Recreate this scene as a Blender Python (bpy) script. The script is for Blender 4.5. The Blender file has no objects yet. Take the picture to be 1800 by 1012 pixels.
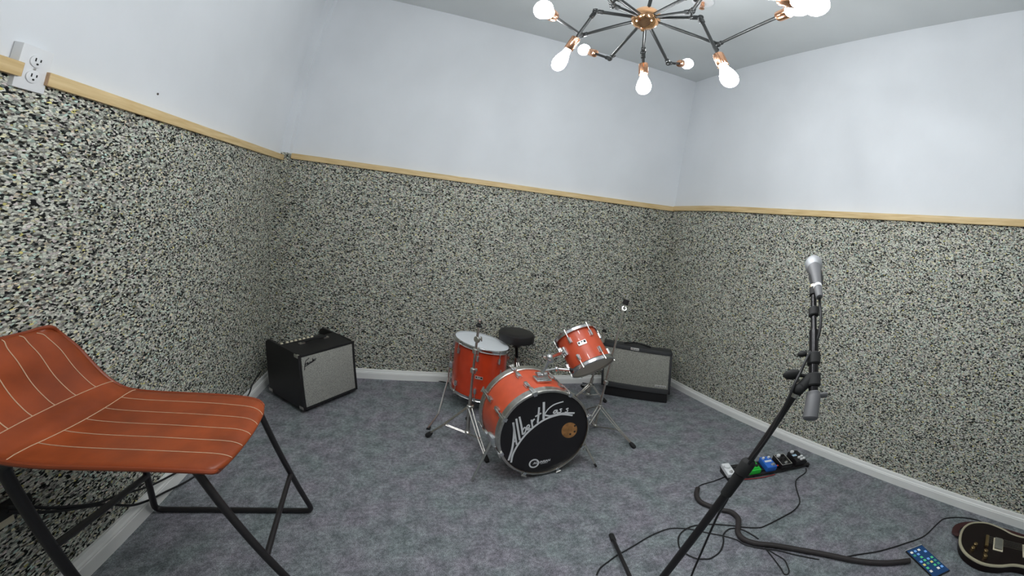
import bpy, bmesh, math, random
import numpy as np
from mathutils import Vector, Matrix
random.seed(7)
PI = math.pi
SC = bpy.context.scene
COL = SC.collection
V3 = lambda p: Vector((float(p[0]), float(p[1]), float(p[2])))

# ------------------------------------------------------------------ camera
CAM = np.array([-2.19087, -3.12717, 1.332])
A = np.array([0.75686519, -0.64338507, 0.11493796])
Bv = np.array([-0.11244325, 0.0450542, 0.9926362])
F = np.array([0.64382576, 0.76421578, 0.03824435])
PX, PY, FO, K1, K2, K3 = 1256.1212, 401.9291, 916.4052, 1.186, -1.2036, 0.2868
cd = bpy.data.cameras.new('camera')
co = bpy.data.objects.new('camera', cd)
COL.objects.link(co)
SC.camera = co
co.matrix_world = Matrix([[A[i], Bv[i], -F[i], CAM[i]] for i in range(3)] + [[0, 0, 0, 1]])
cd.type = 'PANO'
cd.panorama_type = 'FISHEYE_LENS_POLYNOMIAL'
cd.sensor_fit = 'HORIZONTAL'
cd.sensor_width = 36
cd.sensor_height = 36 * 1012 / 1800
cd.clip_start = 0.01
f_ = FO * .02
cd.fisheye_fov = math.radians(240)
cd.fisheye_polynomial_k0 = 0
cd.fisheye_polynomial_k1 = -1 / f_
cd.fisheye_polynomial_k2 = -K1 / f_ ** 2
cd.fisheye_polynomial_k3 = -K2 / f_ ** 3
cd.fisheye_polynomial_k4 = -K3 / f_ ** 4
cd.shift_x = -(PX - 900) / 1800
cd.shift_y = -(506 - PY) / 1012

def ray(x, y):
    dx = x - PX; dy = PY - y
    r = math.hypot(dx, dy) + 1e-9; q = r / FO
    t = q * (1 + K1 * q + K2 * q * q + K3 * q ** 3); s = math.sin(t) / r
    return s * dx * A + s * dy * Bv + math.cos(t) * F
def on(axis, x, y, val):
    d = ray(x, y); t = (val - CAM[axis]) / d[axis]
    return CAM + t * d
def onz(x, y, z=0.): return on(2, x, y, z)
def ony(x, y, v=0.): return on(1, x, y, v)
def onx(x, y, v=0.): return on(0, x, y, v)
def far(x, y, D): return CAM + ray(x, y) * D
def on_sphere(x, y, c, L, nearest=True, want=None):
    r = ray(x, y); c = np.asarray(c); b = (c - CAM) @ r; q = b * b - ((c - CAM) @ (c - CAM) - L * L)
    if q < 0: return CAM + b * r
    s = math.sqrt(q)
    a, bb = CAM + (b - s) * r, CAM + (b + s) * r
    if want is not None:
        return a if abs(b - s - want) < abs(b + s - want) else bb
    return a if nearest else bb

# ------------------------------------------------------------------ materials
MATS = {}
def mat(name, color=(.8, .8, .8), rough=.5, metal=0., spec=.5, noise=None, bump=None, coat=0., emit=None, sheen=0.):
    if name in MATS: return MATS[name]
    m = bpy.data.materials.new(name); m.use_nodes = True
    nt = m.node_tree; b = nt.nodes['Principled BSDF']
    b.inputs['Base Color'].default_value = (*color, 1)
    b.inputs['Roughness'].default_value = rough
    b.inputs['Metallic'].default_value = metal
    b.inputs['Specular IOR Level'].default_value = spec
    b.inputs['Coat Weight'].default_value = coat
    if sheen: b.inputs['Sheen Weight'].default_value = sheen
    if emit:
        b.inputs['Emission Color'].default_value = (*emit[0], 1)
        b.inputs['Emission Strength'].default_value = emit[1]
    tc = None
    if noise or bump:
        tc = nt.nodes.new('ShaderNodeTexCoord')
    if noise:                                   # (scale, amount, detail)
        n = nt.nodes.new('ShaderNodeTexNoise'); n.inputs['Scale'].default_value = noise[0]
        n.inputs['Detail'].default_value = noise[2] if len(noise) > 2 else 4
        nt.links.new(tc.outputs['Object'], n.inputs['Vector'])
        r = nt.nodes.new('ShaderNodeMapRange')
        r.inputs['From Min'].default_value = .3; r.inputs['From Max'].default_value = .7
        r.inputs['To Min'].default_value = 1 - noise[1]; r.inputs['To Max'].default_value = 1 + noise[1]
        nt.links.new(n.outputs['Fac'], r.inputs['Value'])
        mx = nt.nodes.new('ShaderNodeMix'); mx.data_type = 'RGBA'; mx.blend_type = 'MULTIPLY'
        mx.inputs[0].default_value = 1
        mx.inputs[6].default_value = (*color, 1)
        nt.links.new(r.outputs[0], mx.inputs[7])
        nt.links.new(mx.outputs[2], b.inputs['Base Color'])
    if bump:                                    # (scale, strength, distance)
        n = nt.nodes.new('ShaderNodeTexNoise'); n.inputs['Scale'].default_value = bump[0]; n.inputs['Detail'].default_value = 3
        nt.links.new(tc.outputs['Object'], n.inputs['Vector'])
        bp = nt.nodes.new('ShaderNodeBump'); bp.inputs['Strength'].default_value = bump[1]; bp.inputs['Distance'].default_value = bump[2]
        nt.links.new(n.outputs['Fac'], bp.inputs['Height']); nt.links.new(bp.outputs[0], b.inputs['Normal'])
    MATS[name] = m
    return m

def foam_mat():
    m = bpy.data.materials.new('rebonded_foam'); m.use_nodes = True
    nt = m.node_tree; b = nt.nodes['Principled BSDF']; L = nt.links.new
    b.inputs['Roughness'].default_value = .95; b.inputs['Specular IOR Level'].default_value = .15
    tc = nt.nodes.new('ShaderNodeTexCoord')
    mp = nt.nodes.new('ShaderNodeMapping'); mp.inputs['Scale'].default_value = (1, 1, 1.9); L(tc.outputs['Object'], mp.inputs['Vector'])
    nz = nt.nodes.new('ShaderNodeTexNoise'); nz.inputs['Scale'].default_value = 65; nz.inputs['Detail'].default_value = 2
    L(mp.outputs[0], nz.inputs['Vector'])
    sub = nt.nodes.new('ShaderNodeVectorMath'); sub.operation = 'SUBTRACT'; sub.inputs[1].default_value = (.5, .5, .5); L(nz.outputs['Color'], sub.inputs[0])
    scl = nt.nodes.new('ShaderNodeVectorMath'); scl.operation = 'SCALE'; scl.inputs['Scale'].default_value = .016; L(sub.outputs[0], scl.inputs[0])
    add = nt.nodes.new('ShaderNodeVectorMath'); add.operation = 'ADD'; L(mp.outputs[0], add.inputs[0]); L(scl.outputs[0], add.inputs[1])
    vo = nt.nodes.new('ShaderNodeTexVoronoi'); vo.inputs['Scale'].default_value = 108; L(add.outputs[0], vo.inputs['Vector'])
    ed = nt.nodes.new('ShaderNodeTexVoronoi'); ed.feature = 'DISTANCE_TO_EDGE'; ed.inputs['Scale'].default_value = 108; L(add.outputs[0], ed.inputs['Vector'])
    sep = nt.nodes.new('ShaderNodeSeparateColor'); L(vo.outputs['Color'], sep.inputs[0])
    cr = nt.nodes.new('ShaderNodeValToRGB'); cr.color_ramp.interpolation = 'CONSTANT'
    stops = [(0, (.018, .019, .019)), (.18, (.10, .10, .092)), (.28, (.26, .26, .232)), (.41, (.45, .452, .40)), (.56, (.60, .605, .53)),
             (.74, (.74, .745, .655)), (.92, (.86, .865, .77))]
    e = cr.color_ramp.elements
    e[0].position = 0; e[0].color = (*stops[0][1], 1); e[1].position = stops[1][0]; e[1].color = (*stops[1][1], 1)
    for p, c in stops[2:]:
        x = e.new(p); x.color = (*c, 1)
    L(sep.outputs[0], cr.inputs[0])
    tint = nt.nodes.new('ShaderNodeValToRGB'); tint.color_ramp.interpolation = 'CONSTANT'
    ts = [(0, (1, 1, 1)), (.58, (.90, 1.0, .95)), (.68, (1.05, 1.0, .80)), (.80, (1.0, .90, .98)), (.89, (.8, 1.0, 1.02)), (.94, (1.12, .95, .84)), (.988, (1.1, 1.0, .42))]
    e = tint.color_ramp.elements
    e[0].position = 0; e[0].color = (*ts[0][1], 1); e[1].position = ts[1][0]; e[1].color = (*ts[1][1], 1)
    for p, c in ts[2:]:
        x = e.new(p); x.color = (*c, 1)
    L(sep.outputs[1], tint.inputs[0])
    mx = nt.nodes.new('ShaderNodeMix'); mx.data_type = 'RGBA'; mx.blend_type = 'MULTIPLY'; mx.inputs[0].default_value = 1
    L(cr.outputs[0], mx.inputs[6]); L(tint.outputs[0], mx.inputs[7])
    gap = nt.nodes.new('ShaderNodeMapRange'); gap.inputs['From Min'].default_value = .0; gap.inputs['From Max'].default_value = .10
    gap.inputs['To Min'].default_value = .45; gap.inputs['To Max'].default_value = 1; L(ed.outputs['Distance'], gap.inputs['Value'])
    m2 = nt.nodes.new('ShaderNodeMix'); m2.data_type = 'RGBA'; m2.blend_type = 'MULTIPLY'; m2.inputs[0].default_value = 1
    L(mx.outputs[2], m2.inputs[6]); L(gap.outputs[0], m2.inputs[7])
    L(m2.outputs[2], b.inputs['Base Color'])
    hh = nt.nodes.new('ShaderNodeMath'); hh.operation = 'MULTIPLY_ADD'; L(sep.outputs[2], hh.inputs[0]); hh.inputs[1].default_value = .6; L(gap.outputs[0], hh.inputs[2])
    bp = nt.nodes.new('ShaderNodeBump'); bp.inputs['Strength'].default_value = .40; bp.inputs['Distance'].default_value = .004
    L(hh.outputs[0], bp.inputs['Height']); L(bp.outputs[0], b.inputs['Normal'])
    return m

def carpet_mat():
    m = bpy.data.materials.new('felt_carpet'); m.use_nodes = True
    nt = m.node_tree; b = nt.nodes['Principled BSDF']; L = nt.links.new
    b.inputs['Roughness'].default_value = 1; b.inputs['Specular IOR Level'].default_value = .1; b.inputs['Sheen Weight'].default_value = .15
    tc = nt.nodes.new('ShaderNodeTexCoord')
    def nz(scale, detail):
        n = nt.nodes.new('ShaderNodeTexNoise'); n.inputs['Scale'].default_value = scale; n.inputs['Detail'].default_value = detail
        L(tc.outputs['Object'], n.inputs['Vector']); return n
    a = nz(15, 6); c = nz(60, 4); d = nz(240, 2); hue = nz(5.5, 3)
    cr = nt.nodes.new('ShaderNodeValToRGB')
    e = cr.color_ramp.elements
    e[0].position = .32; e[0].color = (.150, .158, .172, 1); e[1].position = .68; e[1].color = (.268, .280, .298, 1)
    L(a.outputs['Fac'], cr.inputs[0])
    h2 = nt.nodes.new('ShaderNodeValToRGB')
    e = h2.color_ramp.elements
    e[0].position = .35; e[0].color = (1.06, .97, 1.03, 1); e[1].position = .65; e[1].color = (.94, 1.03, .98, 1)
    L(hue.outputs['Fac'], h2.inputs[0])
    def mul(x, y):
        mx = nt.nodes.new('ShaderNodeMix'); mx.data_type = 'RGBA'; mx.blend_type = 'MULTIPLY'; mx.inputs[0].default_value = 1
        L(x, mx.inputs[6]); L(y, mx.inputs[7]); return mx.outputs[2]
    def rng(n, lo, hi):
        r = nt.nodes.new('ShaderNodeMapRange'); r.inputs['From Min'].default_value = .3; r.inputs['From Max'].default_value = .7
        r.inputs['To Min'].default_value = lo; r.inputs['To Max'].default_value = hi; L(n.outputs['Fac'], r.inputs['Value']); return r.outputs[0]
    o = mul(mul(mul(cr.outputs[0], h2.outputs[0]), rng(c, .74, 1.28)), rng(d, .62, 1.42))
    L(o, b.inputs['Base Color'])
    bp = nt.nodes.new('ShaderNodeBump'); bp.inputs['Strength'].default_value = .4; bp.inputs['Distance'].default_value = .003
    L(d.outputs['Fac'], bp.inputs['Height']); L(bp.outputs[0], b.inputs['Normal'])
    return m

def grille_mat(name, lo, hi, sc):
    m = bpy.data.materials.new(name); m.use_nodes = True
    nt = m.node_tree; b = nt.nodes['Principled BSDF']; L = nt.links.new
    b.inputs['Roughness'].default_value = .7
    tc = nt.nodes.new('ShaderNodeTexCoord')
    n = nt.nodes.new('ShaderNodeTexNoise'); n.inputs['Scale'].default_value = sc; n.inputs['Detail'].default_value = 2
    L(tc.outputs['Object'], n.inputs['Vector'])
    n2 = nt.nodes.new('ShaderNodeTexVoronoi'); n2.inputs['Scale'].default_value = sc * .8; L(tc.outputs['Object'], n2.inputs['Vector'])
    ad = nt.nodes.new('ShaderNodeMath'); ad.operation = 'MULTIPLY_ADD'; L(n2.outputs['Distance'], ad.inputs[0]); ad.inputs[1].default_value = -.35; L(n.outputs['Fac'], ad.inputs[2])
    cr = nt.nodes.new('ShaderNodeValToRGB'); e = cr.color_ramp.elements
    e[0].position = .18; e[0].color = (*lo, 1); e[1].position = .50; e[1].color = (*hi, 1)
    L(ad.outputs[0], cr.inputs[0]); L(cr.outputs[0], b.inputs['Base Color'])
    bp = nt.nodes.new('ShaderNodeBump'); bp.inputs['Strength'].default_value = .3; bp.inputs['Distance'].default_value = .001
    L(ad.outputs[0], bp.inputs['Height']); L(bp.outputs[0], b.inputs['Normal'])
    return m

def wood_mat(name, c1, c2, scale):
    m = bpy.data.materials.new(name); m.use_nodes = True
    nt = m.node_tree; b = nt.nodes['Principled BSDF']; L = nt.links.new
    b.inputs['Roughness'].default_value = .55
    tc = nt.nodes.new('ShaderNodeTexCoord'); mp = nt.nodes.new('ShaderNodeMapping'); mp.inputs['Scale'].default_value = scale
    L(tc.outputs['Object'], mp.inputs['Vector'])
    n = nt.nodes.new('ShaderNodeTexNoise'); n.inputs['Scale'].default_value = 3; n.inputs['Detail'].default_value = 6; L(mp.outputs[0], n.inputs['Vector'])
    cr = nt.nodes.new('ShaderNodeValToRGB'); e = cr.color_ramp.elements
    e[0].position = .35; e[0].color = (*c1, 1); e[1].position = .65; e[1].color = (*c2, 1)
    L(n.outputs['Fac'], cr.inputs[0]); L(cr.outputs[0], b.inputs['Base Color'])
    return m

M_FOAM = foam_mat()
M_CARPET = carpet_mat()
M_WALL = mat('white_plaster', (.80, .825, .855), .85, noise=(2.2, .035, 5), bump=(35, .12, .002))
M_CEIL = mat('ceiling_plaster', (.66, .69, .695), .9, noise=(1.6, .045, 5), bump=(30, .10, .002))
M_RAIL = wood_mat('pine', (.66, .47, .22), (.80, .61, .33), (2, 2, 26))
M_RAILEND = wood_mat('pine_end_grain', (.52, .33, .18), (.62, .40, .24), (30, 30, 30))
M_BASE = mat('white_painted_trim', (.90, .90, .87), .45)
M_TOLEX = mat('black_tolex', (.012, .011, .012), .55, bump=(420, .35, .0008))
M_TOLEX2 = mat('charcoal_tolex', (.035, .036, .038), .6, bump=(420, .35, .0008))
M_GRILLE = grille_mat('silver_grille_cloth', (.20, .20, .19), (.52, .515, .455), 330)
M_GRILLE2 = grille_mat('dull_silver_grille_cloth', (.17, .17, .155), (.46, .455, .395), 280)
M_CHROME = mat('chrome', (.70, .70, .70), .20, 1.)
M_CHROME_W = mat('worn_chrome', (.56, .54, .50), .30, 1., noise=(60, .15))
M_STEEL = mat('bright_nickel', (.66, .65, .61), .28, 1.)
M_RED = mat('orange_red_wrap', (.60, .052, .014), .32, coat=.35, noise=(14, .10, 6))
M_RED2 = mat('orange_red_wrap_faded', (.66, .095, .035), .36, coat=.3, noise=(12, .10, 6))
M_HEADW = mat('coated_white_drumhead', (.82, .85, .88), .6)
M_HEADC = mat('clear_drumhead', (.62, .56, .46), .3)
M_HEADB = mat('black_drumhead', (.010, .008, .010), .35)
M_INK = mat('white_paint', (.85, .85, .86), .5)
M_HOOPREFL = mat('painted_gold_reflection', (.58, .34, .13), .35, .7, noise=(25, .2))  # gold reflection on the hoop's inner face, put into the base colour
M_STICK = mat('tan_sticker', (.42, .20, .065), .6, noise=(30, .35, 5))
M_DARKSPOT = mat('dark_stain', (.03, .02, .015), .7)
M_VINYL = mat('black_vinyl', (.017, .015, .016), .42, bump=(160, .15, .001))
M_RUBBER = mat('black_rubber', (.012, .012, .012), .75)
M_BLACK = mat('black_powder_coat', (.014, .012, .013), .42)
M_BLACKG = mat('black_gloss_metal', (.02, .019, .02), .22, .6)
M_GREYM = mat('grey_mic_body', (.15, .15, .155), .45, .3)
M_GREYL = mat('silver_mesh', (.40, .41, .42), .5, .6, bump=(700, .8, .001))
M_GREYP = mat('grey_plastic', (.13, .13, .135), .5)
M_LEATHER = mat('cognac_leather', (.315, .060, .014), .38, spec=.38, noise=(9, .30, 7), bump=(90, .10, .0015))
M_LEDGE = mat('cognac_leather_edge', (.27, .048, .012), .4)
M_STITCH = mat('cream_thread', (.68, .48, .32), .8)
M_COPPER = mat('polished_copper', (.90, .50, .26), .10, 1.)
M_COPPER2 = mat('rose_copper_socket', (.80, .43, .26), .18, 1.)
M_GUN = mat('gunmetal', (.055, .058, .058), .36, .75)
M_BULB = mat('lit_bulb_glass', (1, 1, 1), .3, emit=((.95, .98, 1.0), 128))
M_PLASTW = mat('white_plastic', (.82, .83, .84), .35)
M_CREAM = mat('cream_plastic', (.85, .78, .58), .4)
M_SLOT = mat('dark_slot', (.01, .01, .01), .8)
M_CABLE = mat('black_cable', (.010, .010, .011), .5)
M_LOOM = mat('braided_sleeve', (.030, .024, .024), .6, bump=(500, .6, .002))
M_GREEN = mat('green_enamel', (.02, .55, .05), .35)
M_BLUE = mat('blue_enamel', (.03, .16, .62), .35)
M_REDP = mat('red_plastic', (.75, .06, .02), .4)
M_GUITAR = mat('dark_burgundy_lacquer', (.008, .003, .003), .30, spec=.3, coat=.1)
M_NECK = mat('dark_mahogany', (.055, .014, .010), .45, noise=(20, .2))
M_BIND = mat('cream_binding', (.46, .42, .29), .45)
M_GOLD = mat('gold_hardware', (.45, .32, .16), .35, 1.)
M_BADGE = mat('badge_silver', (.72, .71, .68), .35, .6)
M_DRYWALLSCREW = mat('rusty_screw', (.12, .10, .09), .5, .6)

# ------------------------------------------------------------------ mesh tools
class MB:
    def __init__(s): s.bm = bmesh.new()
    def _add(s, verts, faces):
        vs = [s.bm.verts.new(V3(v)) for v in verts]
        for f in faces:
            try: s.bm.faces.new([vs[i] for i in f])
            except ValueError: pass
        return s
    def box(s, c, size, M=None, bev=0.):
        b2 = bmesh.new(); bmesh.ops.create_cube(b2, size=1)
        for v in b2.verts: v.co = Vector((v.co.x * size[0], v.co.y * size[1], v.co.z * size[2]))
        if bev: bmesh.ops.bevel(b2, geom=b2.edges[:], offset=bev, segments=2, affect='EDGES', profile=.6)
        T = Matrix.Translation(V3(c))
        if M is not None: T = T @ M.to_4x4()
        b2.transform(T); s.merge(b2); return s
    def merge(s, b2):
        me = bpy.data.meshes.new('tmp'); b2.to_mesh(me); b2.free(); s.bm.from_mesh(me); bpy.data.meshes.remove(me)
    def cyl(s, p0, p1, r0, r1=None, seg=16):
        return s.lathe([(r0, 0), (r0 if r1 is None else r1, 1)], p0, p1, seg, unit=True)
    def lathe(s, prof, p0, p1, seg=24, unit=False, cap=True):
        p0 = V3(p0); p1 = V3(p1); ax = p1 - p0; ln = ax.length; ax.normalize()
        x = ax.orthogonal().normalized(); y = ax.cross(x)
        vs = []; fs = []
        for r, h in prof:
            hh = h * ln if unit else h
            for k in range(seg):
                a = 2 * PI * k / seg
                vs.append(p0 + ax * hh + (x * math.cos(a) + y * math.sin(a)) * r)
        for i in range(len(prof) - 1):
            for k in range(seg):
                k2 = (k + 1) % seg
                fs.append((i * seg + k, i * seg + k2, (i + 1) * seg + k2, (i + 1) * seg + k))
        if cap:
            fs.append(tuple(range(seg))[::-1]); n = (len(prof) - 1) * seg; fs.append(tuple(range(n, n + seg)))
        return s._add(vs, fs)
    def tube(s, pts, r, seg=8, closed=False, smooth=0):
        pts = [V3(p) for p in pts]
        if smooth: pts = spline(pts, smooth, closed)
        n = len(pts); rr = r if isinstance(r, (list, tuple)) else [r] * n
        if len(rr) != n: rr = [rr[min(len(rr) - 1, int(i * len(rr) / n))] for i in range(n)]
        vs = []; fs = []; prev = None
        for i, p in enumerate(pts):
            if closed: t = pts[(i + 1) % n] - pts[i - 1]
            else: t = pts[min(i + 1, n - 1)] - pts[max(i - 1, 0)]
            t.normalize()
            if prev is None: x = t.orthogonal().normalized()
            else:
                x = prev - t * prev.dot(t)
                x = x.normalized() if x.length > 1e-6 else t.orthogonal().normalized()
            prev = x; y = t.cross(x)
            for k in range(seg):
                a = 2 * PI * k / seg
                vs.append(p + (x * math.cos(a) + y * math.sin(a)) * rr[i])
        for i in range(n if closed else n - 1):
            j = (i + 1) % n
            for k in range(seg):
                k2 = (k + 1) % seg
                fs.append((i * seg + k, i * seg + k2, j * seg + k2, j * seg + k))
        if not closed:
            fs.append(tuple(range(seg))[::-1]); fs.append(tuple(range((n - 1) * seg, n * seg)))
        return s._add(vs, fs)
    def sphere(s, c, r, sub=3, sx=(1, 1, 1), M=None):
        b2 = bmesh.new(); bmesh.ops.create_icosphere(b2, subdivisions=sub, radius=r)
        T = Matrix.Translation(V3(c))
        if M is not None: T = T @ M.to_4x4()
        b2.transform(T @ Matrix.Diagonal((*sx, 1))); s.merge(b2); return s
    def prism(s, poly, d):
        """poly: 3D outline, extruded by vector d"""
        n = len(poly); d = V3(d); a = [V3(p) for p in poly]; b = [p + d for p in a]
        fs = [tuple(range(n))[::-1], tuple(range(n, 2 * n))] + [(i, (i + 1) % n, n + (i + 1) % n, n + i) for i in range(n)]
        return s._add(a + b, fs)
    def ribbon(s, pts, w, nrm, th=.0008, smooth=6):
        """flat painted stroke on a plane of normal nrm"""
        pts = [V3(p) for p in pts]
        if smooth and len(pts) > 2: pts = spline(pts, smooth)
        nrm = V3(nrm).normalized(); n = len(pts); vs = []; fs = []
        for i, p in enumerate(pts):
            t = (pts[min(i + 1, n - 1)] - pts[max(i - 1, 0)]).normalized(); sd = t.cross(nrm)
            ww = (w if not callable(w) else w(i / (n - 1))) / 2
            vs += [p - sd * ww, p + sd * ww, p + sd * ww + nrm * th, p - sd * ww + nrm * th]
        for i in range(n - 1):
            a, b = 4 * i, 4 * i + 4
            for k in range(4): fs.append((a + k, a + (k + 1) % 4, b + (k + 1) % 4, b + k))
        fs += [(0, 1, 2, 3), (4 * n - 4, 4 * n - 3, 4 * n - 2, 4 * n - 1)]
        return s._add(vs, fs)
    def build(s, name, m, parent=None, angle=35, solid=None):
        bmesh.ops.recalc_face_normals(s.bm, faces=s.bm.faces[:])
        off = Vector((0, 0, 0))
        o = None
        root = parent
        while root is not None and root.parent is not None: root = root.parent
        if root is not None: off = root.location
        me = bpy.data.meshes.new(name)
        for v in s.bm.verts: v.co -= off
        s.bm.to_mesh(me); s.bm.free()
        for p in me.polygons: p.use_smooth = True
        me.set_sharp_from_angle(angle=math.radians(angle))
        if m is not None: me.materials.append(m)
        o = bpy.data.objects.new(name, me); COL.objects.link(o)
        if parent is not None: o.parent = parent
        return o

def spline(pts, k, closed=False):
    n = len(pts); out = []
    P = lambda i: pts[i % n] if closed else pts[max(0, min(n - 1, i))]
    for i in range(n if closed else n - 1):
        p0, p1, p2, p3 = P(i - 1), P(i), P(i + 1), P(i + 2)
        for j in range(k):
            t = j / k
            out.append(.5 * ((2 * p1) + (p2 - p0) * t + (2 * p0 - 5 * p1 + 4 * p2 - p3) * t * t + (3 * p1 - p0 - 3 * p2 + p3) * t ** 3))
    if not closed: out.append(pts[-1])
    return out
def empty(name, loc, label, cat, group=None):
    o = bpy.data.objects.new(name, None); COL.objects.link(o); o.location = V3(loc); o.empty_display_size = .05
    return tag(o, label, cat, group)
def tag(o, label, cat, group=None, kind=None):
    o['label'] = label; o['category'] = cat
    if group: o['group'] = group
    if kind: o['kind'] = kind
    return o
def struct(o): o['kind'] = 'structure'; return o
def frame(n, up=(0, 0, 1)):
    """columns x,y,n of a frame whose third axis is n"""
    n = V3(n).normalized(); up = V3(up)
    x = up.cross(n).normalized(); y = n.cross(x)
    return x, y, n
def rotm(x, y, z): return Matrix((x, y, z)).transposed()
FONT = None
def text_mesh(name, s, size, org, x, y, m, parent, depth=.0006, shear=0., bold=0.):
    cu = bpy.data.curves.new('txt', 'FONT'); cu.body = s; cu.size = size; cu.extrude = depth; cu.shear = shear; cu.offset = bold; cu.align_x = 'LEFT'
    to = bpy.data.objects.new('txt', cu); COL.objects.link(to)
    dg = bpy.context.evaluated_depsgraph_get(); dg.update()
    me = bpy.data.meshes.new_from_object(to.evaluated_get(dg))
    bpy.data.objects.remove(to); bpy.data.curves.remove(cu)
    x = V3(x).normalized(); y = V3(y).normalized(); z = x.cross(y)
    root = parent
    while root is not None and root.parent is not None: root = root.parent
    off = root.location if root else Vector((0, 0, 0))
    me.transform(Matrix.Translation(V3(org) - off) @ rotm(x, y, z).to_4x4())
    me.materials.clear(); me.materials.append(m)
    o = bpy.data.objects.new(name, me); COL.objects.link(o); o.parent = parent
    return o

# ------------------------------------------------------------------ room
W, H, YF = 3.531, 2.86, -5.0          # left wall at x=-W, back wall y=0, right wall x=0
def slab(name, lo, hi, m, parent=None):
    c = [(a + b) / 2 for a, b in zip(lo, hi)]; sz = [b - a for a, b in zip(lo, hi)]
    return MB().box(c, sz).build(name, m, parent)
struct(slab('floor', (-W - .1, YF - .1, -.1), (.1, .1, 0), M_CARPET))
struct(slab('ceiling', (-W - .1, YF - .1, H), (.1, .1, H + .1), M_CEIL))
struct(slab('wall_back', (-W, 0, 0), (0, .1, H), M_WALL))
struct(slab('wall_left', (-W - .1, YF - .1, 0), (-W, .1, H), M_WALL))
struct(slab('wall_right', (0, YF - .1, 0), (.1, .1, H), M_WALL))
struct(slab('wall_front', (-W, YF - .1, 0), (0, YF, H), M_WALL))
HB, HLf, HR_, HW = 1.603, 1.552, 1.617, .037     # rail tops on back, left and right wall
FT = .012
PW = .062                                       # boxed corner pillar
struct(slab('trim_4', (-W, -PW, 1.57), (-W + PW, 0, H), M_WALL))
tag(slab('foam_panel', (-W, -PW - .006, .001), (-W + PW + .006, -.001, 1.57), M_FOAM), 'narrow strip of speckled grey foam wrapped round the boxed corner between the two walls', 'wall panel', 'foam panels round the lower walls')
m_ = MB(); m_.prism([(-W + PW + .006, -FT, .02), (-W + PW + .006, -FT, HB - .040), (-.001, -FT, HB - .004), (-.001, -FT, .02)], (0, FT - .0005, 0))
tag(m_.build('foam_panel', M_FOAM), 'speckled grey rebonded foam panel on the back wall behind the drum kit', 'wall panel', 'foam panels round the lower walls')
tag(slab('foam_panel', (-W + .0005, YF + .02, .02), (-W + FT, -PW - .007, HLf - .01), M_FOAM), 'speckled grey rebonded foam panel on the left wall behind the leather chair', 'wall panel', 'foam panels round the lower walls')
tag(slab('foam_panel', (-FT, YF + .02, .02), (-.0005, -FT - .001, HR_ - .01), M_FOAM), 'speckled grey rebonded foam panel on the right wall behind the microphone', 'wall panel', 'foam panels round the lower walls')
def rail(name, lo, hi):
    c = [(a + b) / 2 for a, b in zip(lo, hi)]; sz = [b - a for a, b in zip(lo, hi)]
    return struct(MB().box(c, sz, bev=.0015).build(name, M_RAIL))
RT = .020
zl_, zr_ = HB - .028, HB + .010
m_ = MB(); x0_, x1_ = -W + PW + .008, -.001
m_.prism([(x0_, -FT - RT, zl_ - HW), (x0_, -FT - RT, zl_), (x1_, -FT - RT, zr_), (x1_, -FT - RT, zr_ - HW)], (0, FT + RT - .0005, 0))
struct(m_.build('trim_1', M_RAIL))
TL = rail('trim_2', (-W + .0005, -1.822, HLf - HW), (-W + FT + RT, -PW - .008, HLf))
TL2 = rail('trim_3', (-W + .0005, YF + .02, HLf - HW + .003), (-W + FT + RT, -1.885, HLf + .003))
rail('trim_5', (-FT - RT, YF + .02, HR_ - HW), (-.0005, -FT - RT - .001, HR_))
for nm, yy, zz, par in (('end_grain', -1.8225, HLf - HW / 2, TL), ('end_grain', -1.8845, HLf - HW / 2 + .003, TL2)):
    MB().box((-W + (FT + RT) / 2, yy, zz), (FT + RT - .002, .001, HW - .002)).build(nm, M_RAILEND, par)
def baseboard(name, pr, d0, d1):
    """pr(u, z): section points; extruded d0 -> d1"""
    h, t = .074, .024
    sec = [(0, 0), (t, 0), (t, h * .62), (t * .9, h * .66), (t * .9, h * .72), (t * .62, h * .78), (t * .5, h * .97), (t * .42, h), (0, h)]
    m = MB(); a = [pr(u, z, d0) for u, z in sec]; b = [pr(u, z, d1) for u, z in sec]; n = len(sec)
    m._add(a + b, [tuple(range(n)), tuple(range(n, 2 * n))[::-1]] + [(i, n + i, n + (i + 1) % n, (i + 1) % n) for i in range(n)])
    return struct(m.build(name, M_BASE, angle=20))
baseboard('baseboard_back', lambda u, z, d: (d, -u - FT, z), -W + PW, 0)
baseboard('baseboard_left', lambda u, z, d: (-W + FT + u, d, z), YF, -PW)
baseboard('baseboard_right', lambda u, z, d: (-FT - u, d, z), YF, 0)

# ------------------------------------------------------------------ things on the left wall
def outlet(p, w, h, label, z_open=True):
    x0 = -W + .0125
    t = empty('wall_outlet', (x0, p[1], p[2]), label, 'outlet')
    MB().box((x0 - .001, p[1], p[2]), (.022, w, h), bev=.003).build('cover_plate', M_PLASTW, t)
    for dz in (.021, -.021):
        r = MB().lathe([(.0165, 0), (.0165, .003), (.0155, .0035)], (x0 + .010, p[1], p[2] + dz), (x0 + .02, p[1], p[2] + dz), 24).build('receptacle', M_PLASTW, t)
        m = MB()
        m.box((x0 + .0137, p[1] - .006, p[2] + dz + .004), (.0012, .0026, .009)); m.box((x0 + .0137, p[1] + .006, p[2] + dz + .004), (.0012, .0026, .007))
        m.cyl((x0 + .0131, p[1], p[2] + dz - .007), (x0 + .0143, p[1], p[2] + dz - .007), .0026)
        m.build('slots', M_SLOT, r)
    MB().cyl((x0 + .010, p[1], p[2]), (x0 + .0115, p[1], p[2]), .003).build('screw', M_CHROME_W, t)
    return t
outlet((0, -1.853, 1.548), .074, .116, 'white duplex power outlet set in the gap of the wooden rail')
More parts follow.
